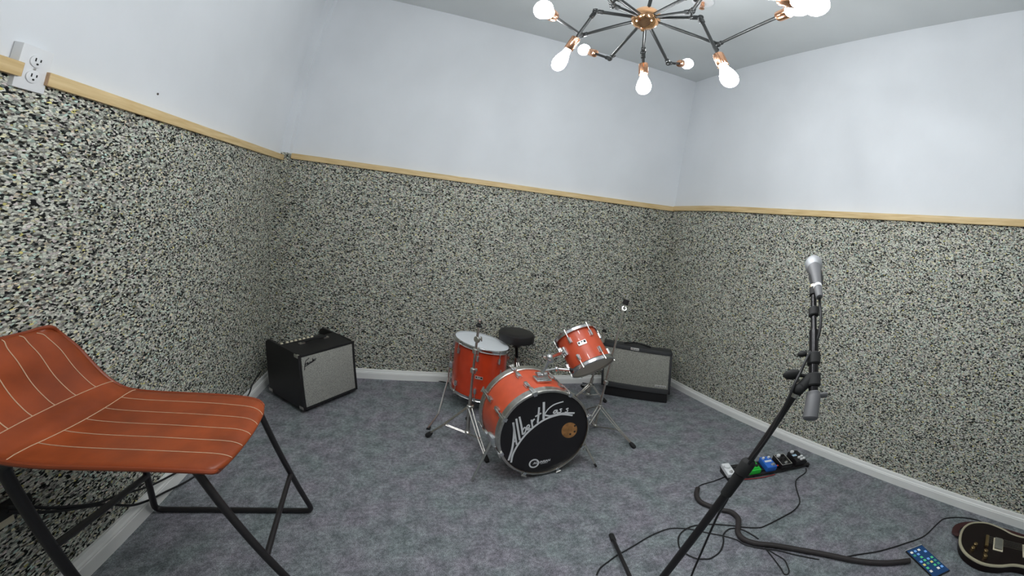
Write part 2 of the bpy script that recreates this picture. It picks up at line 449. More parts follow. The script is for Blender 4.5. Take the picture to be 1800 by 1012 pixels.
for (x, y), r, lb in (((77, 98), .0065, 'larger rusty screw in the white wall beside the power outlet'), ((277, 165), .0045, 'small dark screw in the white wall above the middle of the left rail')):
    p = onx(x, y, -W)
    tag(MB().lathe([(r, 0), (r, .006), (r * .6, .008)], (-W - .004, p[1], p[2]), (-W + .01, p[1], p[2]), 12).build('screw', M_DRYWALLSCREW), lb, 'screw')
# plug and strip low on the left wall
pp = onx(6, 896, -W + .03)
t = empty('power_plug', (-W + .025, pp[1], pp[2]), 'black power plug with a yellow mark on the left wall behind the chair leg', 'plug')
MB().box((-W + .034, pp[1], pp[2]), (.034, .085, .03), bev=.006).build('plug_body', M_RUBBER, t)
MB().box((-W + .052, pp[1] + .022, pp[2] + .003), (.002, .012, .005)).build('mark', mat('yellow_mark', (.75, .65, .05), .5), t)
p2 = onx(2, 916, -W + .014)
tag(MB().box((-W + .016, p2[1] - .03, p2[2]), (.008, .10, .035), bev=.002).build('cover_plate', M_CREAM), 'pale cover plate just under the black plug on the left wall', 'cover plate')

# ------------------------------------------------------------------ cables
def floor_cable(px, r, label, z=None, name='cable', m=None, seg=8, lift=None):
    pts = [onz(x, y, r + .001) for x, y in px]
    if lift: 
        for i, dz in lift.items(): pts[i][2] += dz
    return tag(MB().tube(pts, r, seg, smooth=6).build(name, m or M_CABLE, angle=60), label, 'cable', 'cables lying on the carpet')
floor_cable([(1048.8, 1010), (1055, 998), (1068, 987.5), (1086.7, 974), (1100.7, 966.5), (1139, 943.7), (1159, 934.4), (1174, 929.4), (1189, 927.8), (1215, 929.8), (1250, 937.3), (1269.6, 941), (1294, 948), (1310, 957), (1335, 963), (1367, 967), (1395, 974), (1440, 983)],
            .0032, 'thin black cable arching past the mic stand foot then running beside the thick braided loom')
floor_cable([(1416.7, 822.8), (1416, 830), (1401.4, 841), (1398.6, 850), (1401, 862), (1405.6, 878), (1404, 886.5), (1393.5, 898), (1367.4, 912.6), (1346.6, 923), (1333.5, 927), (1306, 926), (1289, 923.7), (1256.5, 921), (1232, 922), (1215, 925), (1201, 932.7), (1192.8, 944), (1194, 960.7), (1203, 971), (1222, 980.5), (1238, 982), (1250, 980.5), (1265.7, 968.7), (1271.5, 953), (1271.5, 940), (1278.7, 931), (1289, 928), (1306, 931), (1323, 940), (1333.5, 947)],
            .0036, 'black cable leaving the right end of the pedalboard and looping behind the mic stand pole')
floor_cable([(1278, 836), (1255.6, 845), (1238, 850), (1229, 854), (1226, 860)], .0035, 'short thin cable from the left end of the pedalboard into the braided loom')
floor_cable([(1226.4, 858), (1224.3, 870), (1230.6, 881), (1244.5, 888), (1269.5, 896), (1285, 899.6), (1297, 910), (1297.6, 923), (1297, 934.8), (1306, 946.6), (1328, 954.4), (1361, 958.3), (1400, 964.9), (1450, 974), (1504, 985), (1546.7, 989), (1575, 988), (1599, 985)],
            .0135, 'thick braided black cable loom snaking across the carpet from the pedalboard', name='cable_loom', m=M_LOOM, seg=12)
floor_cable([(1483, 979), (1510, 974), (1546.7, 968), (1590, 955), (1622.7, 942.7), (1641.7, 925.8), (1650, 918), (1660.7, 911), (1686, 909), (1715.6, 913), (1735, 922), (1752, 928)], .0034, 'thin black cable curving up to the dark guitar at lower right')
floor_cable([(1345, 963), (1358, 979), (1372.7, 998.7), (1378, 1008), (1384, 1009), (1387, 1004), (1384.4, 994.8), (1378, 983), (1361, 972.6), (1349, 965)], .003, 'narrow pointed loop of cable sticking out below the braided loom')
def wall_cable(px, r, label):
    pts = []
    for x, y in px:
        p = onx(x, y, -W + .045 + r)
        if p[2] < r + .001: p = onz(x, y, r + .001)
        pts.append(p)
    return tag(MB().tube(pts, r, 8, smooth=5).build('cable', M_CABLE, angle=60), label, 'cable', 'cables along the left wall')
wall_cable([(12, 892), (43, 890), (97, 892), (167, 885), (204, 871.5), (255, 857), (284, 844), (318, 826)], .0045, 'upper of two black cables running along the left wall behind the chair')
wall_cable([(12, 900), (54, 900.7), (101, 898), (156, 890), (191, 886), (230, 888), (261, 879), (292, 863.7), (331, 844), (380, 812)], .0045, 'lower of two black cables crossing the left baseboard behind the chair')
floor_cable([(632, 660), (645, 662), (662.5, 664.5), (690, 666), (725, 667.5), (750, 668), (777.5, 670.5), (800, 676)], .004, 'black cable lying along the back baseboard between amplifier and floor tom')
floor_cable([(1004, 668), (1015, 671), (1029, 673.5), (1044, 676)], .004, 'short black cable on the carpet behind the rack tom')

# ------------------------------------------------------------------ amplifiers
def amp_left():
    o = np.array([-3.105, -.65, 0.]); w, yaw, d, h, z0 = .459, .89, .405, .352, .03
    u = np.array([math.cos(yaw), math.sin(yaw), 0]); b = np.array([-u[1], u[0], 0]); R = rotm(V3(u), V3(b), Vector((0, 0, 1)))
    P = lambda x, y, z: o + u * x + b * y + np.array([0, 0, z])
    t = empty('guitar_amplifier', P(w / 2, d / 2, 0), 'black bass combo amplifier with big silver grille in the left corner', 'amplifier')
    # cabinet with a control recess at the rear of the top
    sec = [(0, z0), (0, z0 + h), (d * .56, z0 + h + .004), (d * .66, z0 + h - .035), (d * .97, z0 + h - .05), (d, z0 + h - .06), (d, z0)]
    m = MB(); m.prism([P(.016, y, z) for y, z in sec], u * (w - .032)); m.build('cabinet', M_TOLEX, t)
    for x0 in (0, w - .016):
        sd = [(0, z0), (0, z0 + h), (.02, z0 + h + .004), (d * .9, z0 + h + .004), (d, z0 + h - .02), (d, z0)]
        MB().prism([P(x0, y, z) for y, z in sd], u * .016).build('side_panel', M_TOLEX, t)
    MB().box(P(w / 2, -.004, z0 + h / 2), (w - .040, .010, h - .034), R, bev=.003).build('grille', M_GRILLE, t)
    fr = MB()
    for c, sz in (((w / 2, -.002, z0 + h - .007), (w, .010, .014)), ((w / 2, -.002, z0 + .009), (w, .010, .018)), ((.008, -.002, z0 + h / 2), (.020, .010, h)), ((w - .008, -.002, z0 + h / 2), (.020, .010, h))):
        fr.box(P(*c), sz, R, bev=.002)
    fr.build('front_frame', M_TOLEX, t)
    # script logo
    g = MB(); q = lambda a, c: P(.034 + a, -.0105, z0 + h - .075 + c)
    nn = -b
    st = [[(0, -.022), (.004, .0), (.010, .022), (.017, .036)], [(.017, .036), (.030, .041), (.042, .047)], [(.008, .012), (.020, .018), (.028, .021)],
          [(.024, .010), (.032, .018), (.026, .021), (.025, .010), (.036, .012)], [(.038, .010), (.043, .022), (.047, .020), (.050, .013)], [(.062, .018), (.054, .020), (.055, .014), (.064, .022), (.068, .040)],
          [(.069, .020), (.077, .026), (.071, .029), (.070, .020), (.080, .022)], [(.082, .021), (.087, .032), (.092, .031)], [(.006, .002), (.040, .010), (.090, .024)]]
    for s_ in st: g.ribbon([q(*p) for p in s_], .0042, nn, .0012, 4)
    g.build('logo_script', mat('logo_black', (.02, .02, .022), .4), t)
    # control panel with cream knobs
    pa = MB(); ang = math.atan2(-.015, .31 * d)
    pa.prism([P(.017, y, z) for y, z in ((d * .66, z0 + h - .034), (d * .97, z0 + h - .049), (d * .97, z0 + h - .046), (d * .66, z0 + h - .031))], u * (w - .034))
    pn = pa.build('control_panel', mat('panel_dark', (.03, .03, .03), .4), t)
    for k in range(8):
        x = .085 + k * .034 + (0 if k else -.010)
        c = P(x, d * .80, z0 + h - .039)
        MB().lathe([(.0125, 0), (.0115, .010), (.009, .016), (.006, .017)], c, c + np.array([0, 0, 1.]), 14).build('knob', M_CREAM, t)
    # strap handle and its two caps
    for x in (.135, .335):
        MB().box(P(x, d * .40, z0 + h + .006), (.045, .022, .010), R, bev=.003).build('handle_cap', M_STEEL, t)
    MB().tube([P(.135 + .2 * k / 8, d * .40, z0 + h + .010 + .010 * math.sin(PI * k / 8)) for k in range(9)], .0075, 8).build('handle', M_RUBBER, t)
    for x in (.004, w - .004):
        for y, z in ((.004, z0 + h), (.004, z0 + .012), (d - .006, z0 + .012)):
            top = z > .2
            MB().box(P(x, y + .014 if y < .1 else y - .012, z - (.008 if top else 0)), (.018, .046, .022), R, bev=.006).build('corner_cap', M_STEEL if top else M_CHROME_W, t)
    for x in (.05, w - .05):
        for y in (.05, d - .05):
            c = P(x, y, 0); MB().lathe([(.014, 0), (.019, .004), (.019, z0 + .002)], c, c + np.array([0, 0, 1.]), 14).build('foot', M_RUBBER, t)
    # mains lead from the back to the wall side
    bk = P(.02, d - .05, z0 + .14)
    return t
amp_left()
wc = []
for x, y, v in ((459, 652, -3.40), (452, 662, -3.43), (444, 675, -3.455), (438.5, 690, -3.46)):
    wc.append(onx(x, y, v))
g_ = onz(434, 700, .005); wc.append(g_); wc.append(onz(432, 712, .005))
tag(MB().tube(wc, .0045, 8, smooth=5).build('cable', M_CABLE, angle=60), 'black cable drooping beside the left combo amplifier over the baseboard', 'cable')

def amp_right():
    o = np.array([-.800, -.290, 0.]); w, yaw, h, z0, ti, d = .565, -.582, .385, .095, .135, .225
    u = np.array([math.cos(yaw), math.sin(yaw), 0]); b0 = np.array([-u[1], u[0], 0]); z = np.array([0, 0, 1.])
    up = z * math.cos(ti) + b0 * math.sin(ti); b = b0 * math.cos(ti) - z * math.sin(ti)
    R = rotm(V3(u), V3(b), V3(up))
    P = lambda x, y, q: o + z * z0 + u * x + b * y + up * q
    t = empty('speaker_cabinet', (*(o + u * w / 2 + b0 * .1)[:2], 0), 'charcoal guitar amplifier with silver-grey grille leaning back in the right corner', 'amplifier')
    MB().box(P(w / 2, d / 2 + .006, h / 2), (w, d, h), R, bev=.010).build('cabinet', M_TOLEX2, t)
    fr = MB(); tb, bb, s = .034, .046, .020
    fr.box(P(w / 2, -.004, h - tb / 2), (w, .020, tb), R, bev=.004); fr.box(P(w / 2, -.004, bb / 2), (w, .020, bb), R, bev=.004)
    fr.box(P(s / 2, -.004, h / 2), (s, .020, h), R, bev=.004); fr.box(P(w - s / 2, -.004, h / 2), (s, .020, h), R, bev=.004)
    fr.build('front_frame', M_TOLEX2, t)
    MB().box(P(w / 2, .002, h / 2 + .006), (w - .036, .016, h - .076), R, bev=.002).build('grille', M_GRILLE2, t)
    for (x, q, bw, bh, lines) in ((w * .475, h - .017, .066, .020, 1), (w - .078, bb + .022, .088, .019, 1)):
        bd = MB().box(P(x, -.016 if q > .2 else -.008, q), (bw, .004, bh), R, bev=.001).build('badge', M_BADGE, t)
        yy = (-.016 if q > .2 else -.008) - .0022
        g = MB()
        for k in range(9):
            hh = (.45, .3, .55, .35, .3, .5, .35, .3, .42)[k] * bh
            g.box(P(x - bw * .38 + bw * .095 * k, yy, q), (bw * .055, .0006, hh), R)
        g.build('lettering', M_SLOT, bd)
    for x in (.05, w - .05):
        MB().lathe([(.007, 0), (.007, .004), (.004, .006)], P(x, -.004, .012), P(x, -.03, .012), 12).build('stud', M_CHROME, t)
    hd = MB(); hd.tube([P(w / 2 - .11 + .22 * k / 8, d * .5, h + .006 + .016 * math.sin(PI * k / 8)) for k in range(9)], .008, 8); hd.build('handle', M_RUBBER, t)
    for x in (.04, w - .04):
        for y in (.04, d - .03):
            tp = P(x, y, .012); ft = np.array([tp[0], tp[1], 0.])
            MB().lathe([(.020, 0), (.024, .01), (.024, .03), (.016, .034), (.016, tp[2])], ft, ft + z, 14).build('foot', M_RUBBER, t)
    tr = MB(); cc = (P(w / 2, d / 2, 0) * np.array([1, 1, 0])); tr.box(cc + z * .052, (w - .04, d - .02, .104), rotm(V3(u), V3(b0), Vector((0, 0, 1))), bev=.008); tr.build('plinth', M_TOLEX, t)
    return t
amp_right()

# ------------------------------------------------------------------ drum kit
def lug(mb_name, c, ax, outw, ln, wd, par, rod_to=None):
    """chrome lug casing: c on shell, ax along shell, outw away from shell"""
    ax = V3(ax).normalized(); ow = V3(outw).normalized(); x = ax.cross(ow)
    R = rotm(x, ax, ow)
    m = MB(); m.box(V3(c) + ow * .008, (wd, ln, .018), R, bev=.006); m.box(V3(c) + ow * .003, (wd * 1.25, ln * .86, .007), R, bev=.002)
    o = m.build('lug', M_CHROME, par)
    if rod_to is not None:
        MB().cyl(V3(c) + ow * .012, V3(rod_to), .0032, seg=8).build('tension_rod', M_STEEL, o)
        MB().lathe([(.0055, -.008), (.0055, .008)], V3(rod_to), V3(rod_to) + ax, 8).build('rod_head', M_STEEL, o)
    return o

def badge(c, x, y, n, par, w=.055, h=.022):
    R = rotm(V3(x).normalized(), V3(y).normalized(), V3(n).normalized())
    bd = MB().box(V3(c) + V3(n).normalized() * .002, (w, h, .003), R, bev=.0008).build('badge', M_BADGE, par)
    m = MB()
    for a, b_, ww, hh in ((-.33, .1, .20, .42), (0.0, .22, .20, .22), (.32, .1, .24, .5)):
        m.box(V3(c) + V3(n).normalized() * .0038 + V3(x).normalized() * a * w + V3(y).normalized() * b_ * h, (ww * w, hh * h, .0008), R)
    m.build('lettering', M_SLOT, bd)

# --- bass drum
cb = np.array([-1.6555, -1.392, 0.]); R_B, ph, ti, LB = .277, .1938, -.11, .27
n_b = np.array([math.sin(ph) * math.cos(ti), -math.cos(ph) * math.cos(ti), math.sin(ti)])
cb[2] = R_B * math.cos(ti) + .012
e1 = np.array([math.cos(ph), math.sin(ph), 0]); e2 = np.cross(n_b, e1); e2 = e2 if e2[2] > 0 else -e2
bd = empty('bass_drum', (cb[0] - .04, cb[1] + .13, 0), 'orange bass drum with black front head signed in white script', 'drum')
RS = R_B - .010
def bp(a, r, back): return cb + (np.cos(a) * e1 + np.sin(a) * e2) * r - n_b * back
MB().lathe([(RS - .006, 0), (RS, 0), (RS, LB - .03), (RS - .006, LB - .03)], cb - n_b * .015, cb - n_b * LB, 72).build('shell', M_RED2, bd)
def hoop(nm, back, width, m, r0=RS - .004, r1=R_B):
    return MB().lathe([(r0, 0), (r1 - .004, 0), (r1, .004), (r1, width - .004), (r1 - .004, width), (r0, width), (r0, 0)], cb - n_b * back, cb - n_b * (back + 1), 72, cap=False).build(nm, m, bd)
fh = hoop('hoop', 0, .040, M_CHROME_W)
MB().lathe([(RS - .0045, 0), (RS - .003, 0), (RS - .003, .034), (RS - .0045, .034)], cb - n_b * .002, cb - n_b, 72, cap=False).build('hoop_reflection_band', M_HOOPREFL, fh)  # thin band inside the front hoop carrying the painted gold reflection
hoop('hoop', LB - .040, .040, M_CHROME_W)
hd = MB(); hd.lathe([(RS - .004, 0), (RS - .004, .004), (.0001, .004)], cb - n_b * .014, cb, 72); hd = hd.build('front_head', M_HEADB, bd)
MB().lathe([(RS - .004, 0), (.0001, .003)], cb - n_b * (LB - .02), cb - n_b * 2, 72).build('rear_head', M_HEADW, bd)
HP = cb - n_b * .0098
def hp(zx, zy, lift=0.):
    """pixel of the close-up of the head -> point on the head plane"""
    x, y = 880 + zx * .1483, 690 + zy * .1483
    d = ray(x, y); t = ((HP - CAM) @ n_b) / (d @ n_b)
    return CAM + d * t + n_b * lift
sig = MB()
strokes = [([(148, 352), (160, 440), (150, 570), (132, 680), (92, 802)], 17), ([(152, 358), (166, 460), (178, 540), (190, 615)], 15), ([(150, 590), (170, 572), (192, 560)], 10),
           ([(185, 308), (205, 430), (228, 560)], 17), ([(222, 284), (245, 390), (262, 496)], 16), ([(262, 496), (288, 470), (300, 428), (283, 412), (258, 448)], 12),
           ([(308, 432), (340, 402), (334, 380), (312, 398), (314, 440), (352, 418)], 11), ([(365, 320), (372, 370), (378, 412)], 14), ([(372, 352), (388, 322), (405, 312)], 12),
           ([(456, 172), (448, 265), (438, 356)], 16), ([(410, 282), (445, 262), (482, 240)], 12), ([(512, 110), (511, 210), (508, 312)], 20),
           ([(744, 104), (640, 138), (565, 192), (515, 266)], 10), ([(516, 262), (590, 274), (690, 250), (780, 240), (876, 240)], 15),
           ([(672, 205), (640, 212), (626, 238), (648, 238), (670, 208), (668, 236), (684, 234)], 11), ([(728, 190), (704, 196), (716, 214), (704, 234), (686, 232)], 10),
           ([(804, 184), (778, 192), (795, 210), (780, 230), (760, 228)], 10),
           ([(124, 826), (148, 720), (225, 585), (320, 470), (450, 362), (560, 300), (700, 258), (780, 258), (852, 268)], 16)]
px2m = .1483 * .0045
for s_, w_ in strokes:
    sig.ribbon([hp(*p, .0003) for p in s_], w_ * px2m, n_b, .0006, 6)
sig.build('painted_signature', M_INK, hd)
ex = hp(905, 430) - hp(720, 455); ey = hp(815, 355) - hp(815, 535); ec = hp(815, 445)
MB().prism([ec + ex * .5 * math.cos(a) + ey * .5 * math.sin(a) for a in [2 * PI * k / 40 for k in range(40)]], n_b * .0006).build('sticker', M_STICK, hd)
for zx, zy, r in ((880, 392, .007), (876, 460, .007), (825, 490, .007)):
    c = hp(zx, zy, .0007); MB().lathe([(r, 0), (r * .8, .0004)], c, c + n_b, 12).build('stain', M_DARKSPOT, hd)
c = hp(395, 838, .0004); rr = 47 * px2m
MB().lathe([(rr, 0), (rr, .0006), (rr * .72, .0006), (rr * .72, 0), (rr, 0)], c, c + n_b, 36, cap=False).build('logo_ring', M_INK, hd)
tx = hp(585, 800) - hp(385, 842); tx /= np.linalg.norm(tx); ty = np.cross(n_b, tx)
text_mesh('logo_lettering', 'AQUARIAN', .0205, hp(382, 848, .0011), tx, ty, M_INK, hd, .0003, shear=.25, bold=.0006)
text_mesh('logo_lettering', 'DRUMHEADS', .0075, hp(470, 845, .0009), tx, ty, M_INK, hd, .0003, shear=.2)
# lugs and claws, eight around front and back
for k in range(8):
    a = PI / 2 + .26 + k * PI / 4
    od = np.cos(a) * e1 + np.sin(a) * e2
    for bk, sg, ln in ((.085, 1, .050), (LB - .085, -1, .050)):
        l = lug('lug', bp(a, RS, bk), n_b, od, .046, .022, bd)
        MB().cyl(bp(a, RS + .016, bk), bp(a, R_B + .006, -.006 if sg > 0 else LB + .006), .0035, seg=8).build('tension_rod', M_STEEL, l)
        b0 = -.004 if sg > 0 else LB + .004
        cl = MB(); Rm = rotm(V3(np.cross(n_b, od)), V3(n_b), V3(od))
        cl.box(bp(a, R_B + .004, b0 + sg * .022), (.024, .050, .008), Rm, bev=.003)
        cl.box(bp(a, R_B - .006, b0), (.022, .007, .024), Rm, bev=.003)
        cl.build('claw', M_CHROME, l)
        th = MB(); c0 = bp(a, R_B + .008, b0 - sg * .004)
        th.tube([c0 - np.cross(n_b, od) * .016, c0 + np.cross(n_b, od) * .016], .0042, 8); th.build('rod_handle', M_STEEL, l)
# tom mount plate on top of the shell
Rt = rotm(V3(e1), V3(-n_b), V3(e2))
mp = MB(); mp.box(bp(PI / 2 - .12, RS + .010, .115), (.085, .062, .012), Rt, bev=.003); mp.box(bp(PI / 2 - .12, RS + .026, .125), (.062, .040, .026), Rt, bev=.006)
mp = mp.build('mount_plate', M_CHROME, bd)
mc = MB(); mc.tube([bp(PI / 2 - .02, RS + .036, .125), bp(PI / 2 - .22, RS + .036, .125)], .009, 10); mc.build('clamp', M_CHROME, mp)
# spurs with brackets
for (top, foot, nm) in (((860, 733), (829, 845), 0), ((1024, 776), (1049, 822), 1)):
    fz = onz(*foot, .004)
    a = math.radians(184) if nm == 0 else math.radians(-22)
    tp = bp(a, RS + .014, .06)
    br = MB(); od = np.cos(a) * e1 + np.sin(a) * e2
    br.box(bp(a, RS + .010, .06), (.060, .06, .036), rotm(V3(np.cross(n_b, od)), V3(n_b), V3(od)), bev=.008)
    br = br.build('spur_bracket', M_CHROME, bd)
    MB().tube([tp, tp + (fz - tp) * .93, fz], [.0072, .0068, .004], 8).build('spur', M_STEEL, br)
    MB().lathe([(.003, 0), (.007, .012), (.007, .03)], fz, tp, 10).build('spur_tip', M_RUBBER if nm else M_STEEL, br)

# --- generic tom
def tom(name, label, ctop, axis, R, depth, nl, ph0, m, bottom, lug_ln, badge_at=None, hoopw=.024):
    """ctop: centre of top rim; axis points down"""
    ctop = V3(ctop); ax = V3(axis).normalized(); x = Vector((1, 0, 0)); x = (x - ax * x.dot(ax)).normalized(); y = ax.cross(x)
    t = empty(name, (ctop.x + ax.x * depth, ctop.y + ax.y * depth, max(0, (ctop + ax * depth).z)), label, 'drum')
    Rs = R - .014
    Q = lambda a, r, h: ctop + ax * h + (x * math.cos(a) + y * math.sin(a)) * r
    MB().lathe([(Rs - .006, .018), (Rs, .018), (Rs, depth - .018), (Rs - .006, depth - .018)], ctop, ctop + ax, 64, cap=False).build('shell', m, t)
    def hp_(h0, s):
        prof = [(R - .010, 0), (R - .002, 0), (R, .002), (R - .003, .006), (R - .003, hoopw - .004), (R + .002, hoopw), (R - .006, hoopw), (R - .010, 0)]
        MB().lathe([(r, h0 + s * q) for r, q in prof], ctop, ctop + ax, 64, cap=False).build('hoop', M_CHROME, t)
    hp_(0, 1); hp_(depth, -1)
    MB().lathe([(R - .008, .011), (.0001, .0105)], ctop, ctop + ax, 64).build('batter_head', M_HEADW, t)
    MB().lathe([(R - .008, depth - .011), (.0001, depth - .0105)], ctop, ctop + ax, 64).build('resonant_head', bottom, t)
    for k in range(nl):
        a = ph0 + 2 * PI * k / nl
        for h, s in ((.075 if depth > .3 else .062, -1), (depth - (.075 if depth > .3 else .062), 1)):
            aa = a if s < 0 else a + (PI / nl if False else 0)
            od = x * math.cos(aa) + y * math.sin(aa)
            lug('lug', Q(aa, Rs, h), ax, od, lug_ln, .018, t, Q(aa, R - .001, .004 if s < 0 else depth - .004))
    return t, Q, x, y, ax

# floor tom
FT_TOP = np.array([-1.8348, -.400, .481])
ftA = V3((-.15, -.02, -1))
ft, FQ, fx, fy, fax = tom('floor_tom', 'deep red-orange floor tom with white head standing on three bent legs', FT_TOP, ftA, .215, .385, 8, .25, M_RED, M_HEADW, .042)
def dir_ang(v): return math.atan2(V3(v).dot(fy), V3(v).dot(fx))
camv = V3(CAM) - V3(FT_TOP)
a_c = dir_ang(camv)
bc = FQ(a_c - .02, .201, .21); bn = fx * math.cos(a_c - .02) + fy * math.sin(a_c - .02)
badge(bc, bn.cross(fax) * -1 if (bn.cross(fax)).dot(V3(A)) < 0 else bn.cross(fax), -fax, bn, ft)
for k, aa in enumerate((a_c + 1.45, a_c - .75, a_c - 2.85)):
    od = fx * math.cos(aa) + fy * math.sin(aa)
    bk = MB(); bk.box(FQ(aa, .214, .22), (.040, .046, .032), rotm(od.cross(fax), -fax, od), bev=.006); bk = bk.build('leg_bracket', M_CHROME, ft)
    p0 = FQ(aa, .226, .13); p1 = FQ(aa, .226, .33)
    if k == 0: fo = V3(onz(752, 752, .012)); p2 = V3(ony(770.4, 727, float(p1.y) * .5 + fo.y * .5))
    else:
        fo = V3((FT_TOP[0], FT_TOP[1], 0)) + Vector((od.x, od.y, 0)).normalized() * .34; fo.z = .012; p2 = p1.lerp(fo, .55); p2.z = .085; p2 -= Vector((od.x, od.y, 0)) * .03
    lg = MB(); lg.tube([p0, p1, p2, fo], .0055, 8); lg = lg.build('leg', M_STEEL, ft)
    dd = (fo - p2).normalized()
    MB().lathe([(.013, 0), (.014, .012), (.011, .034), (.006, .036)], fo - Vector((0, 0, .012)) + dd * .002, p2, 12).build('rubber_foot', M_RUBBER, lg)

# rack tom on its arm
TD = 2.46
t_top = far(1009, 585, TD + .03); t_bot = far(1044, 649, TD - .01)
tax = t_bot - t_top; tl = np.linalg.norm(tax); tax /= tl
vw = (CAM - (t_top + t_bot) / 2); vw /= np.linalg.norm(vw)
tax = tax + vw * .09; tax /= np.linalg.norm(tax)
RTM = .152
mid = (t_top + t_bot) / 2
DEP = .235
rt, RQ, rx, ry, rax = tom('rack_tom', 'small orange rack tom tilted on a chrome arm above the bass drum', mid - tax * DEP / 2, tax, RTM, DEP, 6, .30, M_RED2, M_HEADC, .040)
def rang(v): return math.atan2(V3(v).dot(ry), V3(v).dot(rx))
a_v = rang(vw)
right = V3(A); 
sgn = 1 if (rx * math.cos(a_v + .3) + ry * math.sin(a_v + .3)).dot(right) > (rx * math.cos(a_v) + ry * math.sin(a_v)).dot(right) else -1
ab = a_v + sgn * .12
bn = rx * math.cos(ab) + ry * math.sin(ab); bx_ = bn.cross(rax)
if bx_.dot(right) < 0: bx_ = -bx_
badge(RQ(ab, RTM - .014, DEP * .44), bx_, -rax, bn, rt, .058, .026)
am = a_v - sgn * .92
om = rx * math.cos(am) + ry * math.sin(am)
bm_ = RQ(am, RTM - .008, DEP * .42)
br = MB(); br.box(bm_, (.050, .056, .022), rotm(om.cross(rax), -rax, om), bev=.006); br = br.build('mount_bracket', M_CHROME, rt)
MB().tube([bm_ + om * .015 - rax * .03, bm_ + om * .02 + rax * .03], .004, 8).build('wing_screw', M_STEEL, br)
mt0 = V3(bp(PI / 2 - .12, RS + .034, .125)); el = V3(far(966, 628, float(np.linalg.norm(np.array(mt0) - CAM)) * .99))
arm = empty('tom_arm', mt0, 'chrome L-shaped tom arm rising from the bass drum mount to the rack tom', 'drum hardware')
MB().tube([mt0, mt0.lerp(el, .9)], .0105, 12).build('post', M_CHROME, arm)
j = MB(); j.sphere(el, .021, 2); j.box(el - Vector((0, 0, .012)), (.034, .034, .03), bev=.008); j.build('elbow', M_CHROME, arm)
MB().tube([el, V3(bm_) + om * .012], .0095, 12).build('arm_tube', M_CHROME, arm)
MB().tube([el + V3(-A) * .015, el + V3(-A) * .034], .006, 8).build('wing_nut', M_STEEL, arm)
# second, empty holder arm pointing right
s0 = mt0 + V3(n_b) * -.03 + V3(e1) * .03; s1 = V3(far(978, 648, float(np.linalg.norm(np.array(mt0) - CAM)) + .10)); s2 = V3(far(1001, 650, float(np.linalg.norm(np.array(mt0) - CAM)) + .10))
arm2 = empty('tom_arm', s0, 'empty second chrome holder arm pointing right behind the bass drum mount', 'drum hardware')
MB().tube([s0, s1], .008, 10).build('post', M_CHROME, arm2); MB().tube([s1, s2], .0075, 10).build('arm_tube', M_CHROME, arm2)
MB().sphere(s1, .015, 2).build('elbow', M_CHROME, arm2)
MB().tube([s2, s2 + (s2 - s1).normalized() * .02], .010, 10).build('end_cap', M_RUBBER, arm2)

# --- bass drum pedal behind the drum
rb = bp(-PI / 2, R_B, LB); pd = empty('drum_pedal', (rb[0], rb[1] + .12, 0), 'chrome and black kick pedal clamped behind the bass drum', 'drum pedal')
dirp = V3((-n_b[0], -n_b[1], 0)).normalized(); sdp = Vector((dirp.y, -dirp.x, 0)); P0 = V3((rb[0], rb[1], 0))
Rp = rotm(sdp, dirp, Vector((0, 0, 1)))
MB().box(P0 + dirp * .16 + Vector((0, 0, .006)), (.08, .30, .010), Rp, bev=.002).build('base_plate', M_BLACK, pd)
MB().box(P0 + dirp * .19 + Vector((0, 0, .045)), (.075, .24, .008), Rp @ Matrix.Rotation(-.22, 3, 'X'), bev=.003).build('footboard', M_CHROME_W, pd)
for s in (-1, 1): MB().tube([P0 + dirp * .05 + sdp * s * .05 + Vector((0, 0, .01)), P0 + dirp * .05 + sdp * s * .045 + Vector((0, 0, .19))], .009, 8).build('upright', M_CHROME, pd)
MB().tube([P0 + dirp * .05 - sdp * .05 + Vector((0, 0, .185)), P0 + dirp * .05 + sdp * .05 + Vector((0, 0, .185))], .008, 8).build('axle', M_CHROME, pd)
bt = P0 + dirp * .10 + Vector((0, 0, .36)); MB().tube([P0 + dirp * .05 + Vector((0, 0, .185)), bt], .004, 8).build('beater_rod', M_STEEL, pd)
MB().sphere(bt, .026, 2, (1, 1.1, .9)).build('beater', M_RUBBER, pd)

# --- throne
tz = .529; tc = np.array([-1.5383, -.2501]); ts = .1445
tc = tc + np.array([0, -.03])
th = empty('drum_throne', (tc[0], tc[1], 0), 'round black padded drum throne behind the floor tom', 'stool')
MB().lathe([(ts * .80, -.072), (ts * .97, -.066), (ts, -.052), (ts, -.020), (ts * .985, -.008), (ts * .93, -.002), (ts * .6, .002), (.0001, .003)], (tc[0], tc[1], tz), (tc[0], tc[1], tz + 1), 56).build('seat_cushion', M_VINYL, th)
MB().lathe([(.03, -.115), (.034, -.10), (.034, -.085), (.07, -.078), (.07, -.071)], (tc[0], tc[1], tz), (tc[0], tc[1], tz + 1), 24).build('seat_clamp', M_BLACK, th)
MB().cyl((tc[0], tc[1], .10), (tc[0], tc[1], tz - .08), .0125).build('post', M_BLACKG, th)
MB().lathe([(.018, 0), (.022, .01), (.022, .05), (.016, .055)], (tc[0], tc[1], .27), (tc[0], tc[1], 1.), 16).build('collar', M_CHROME_W, th)
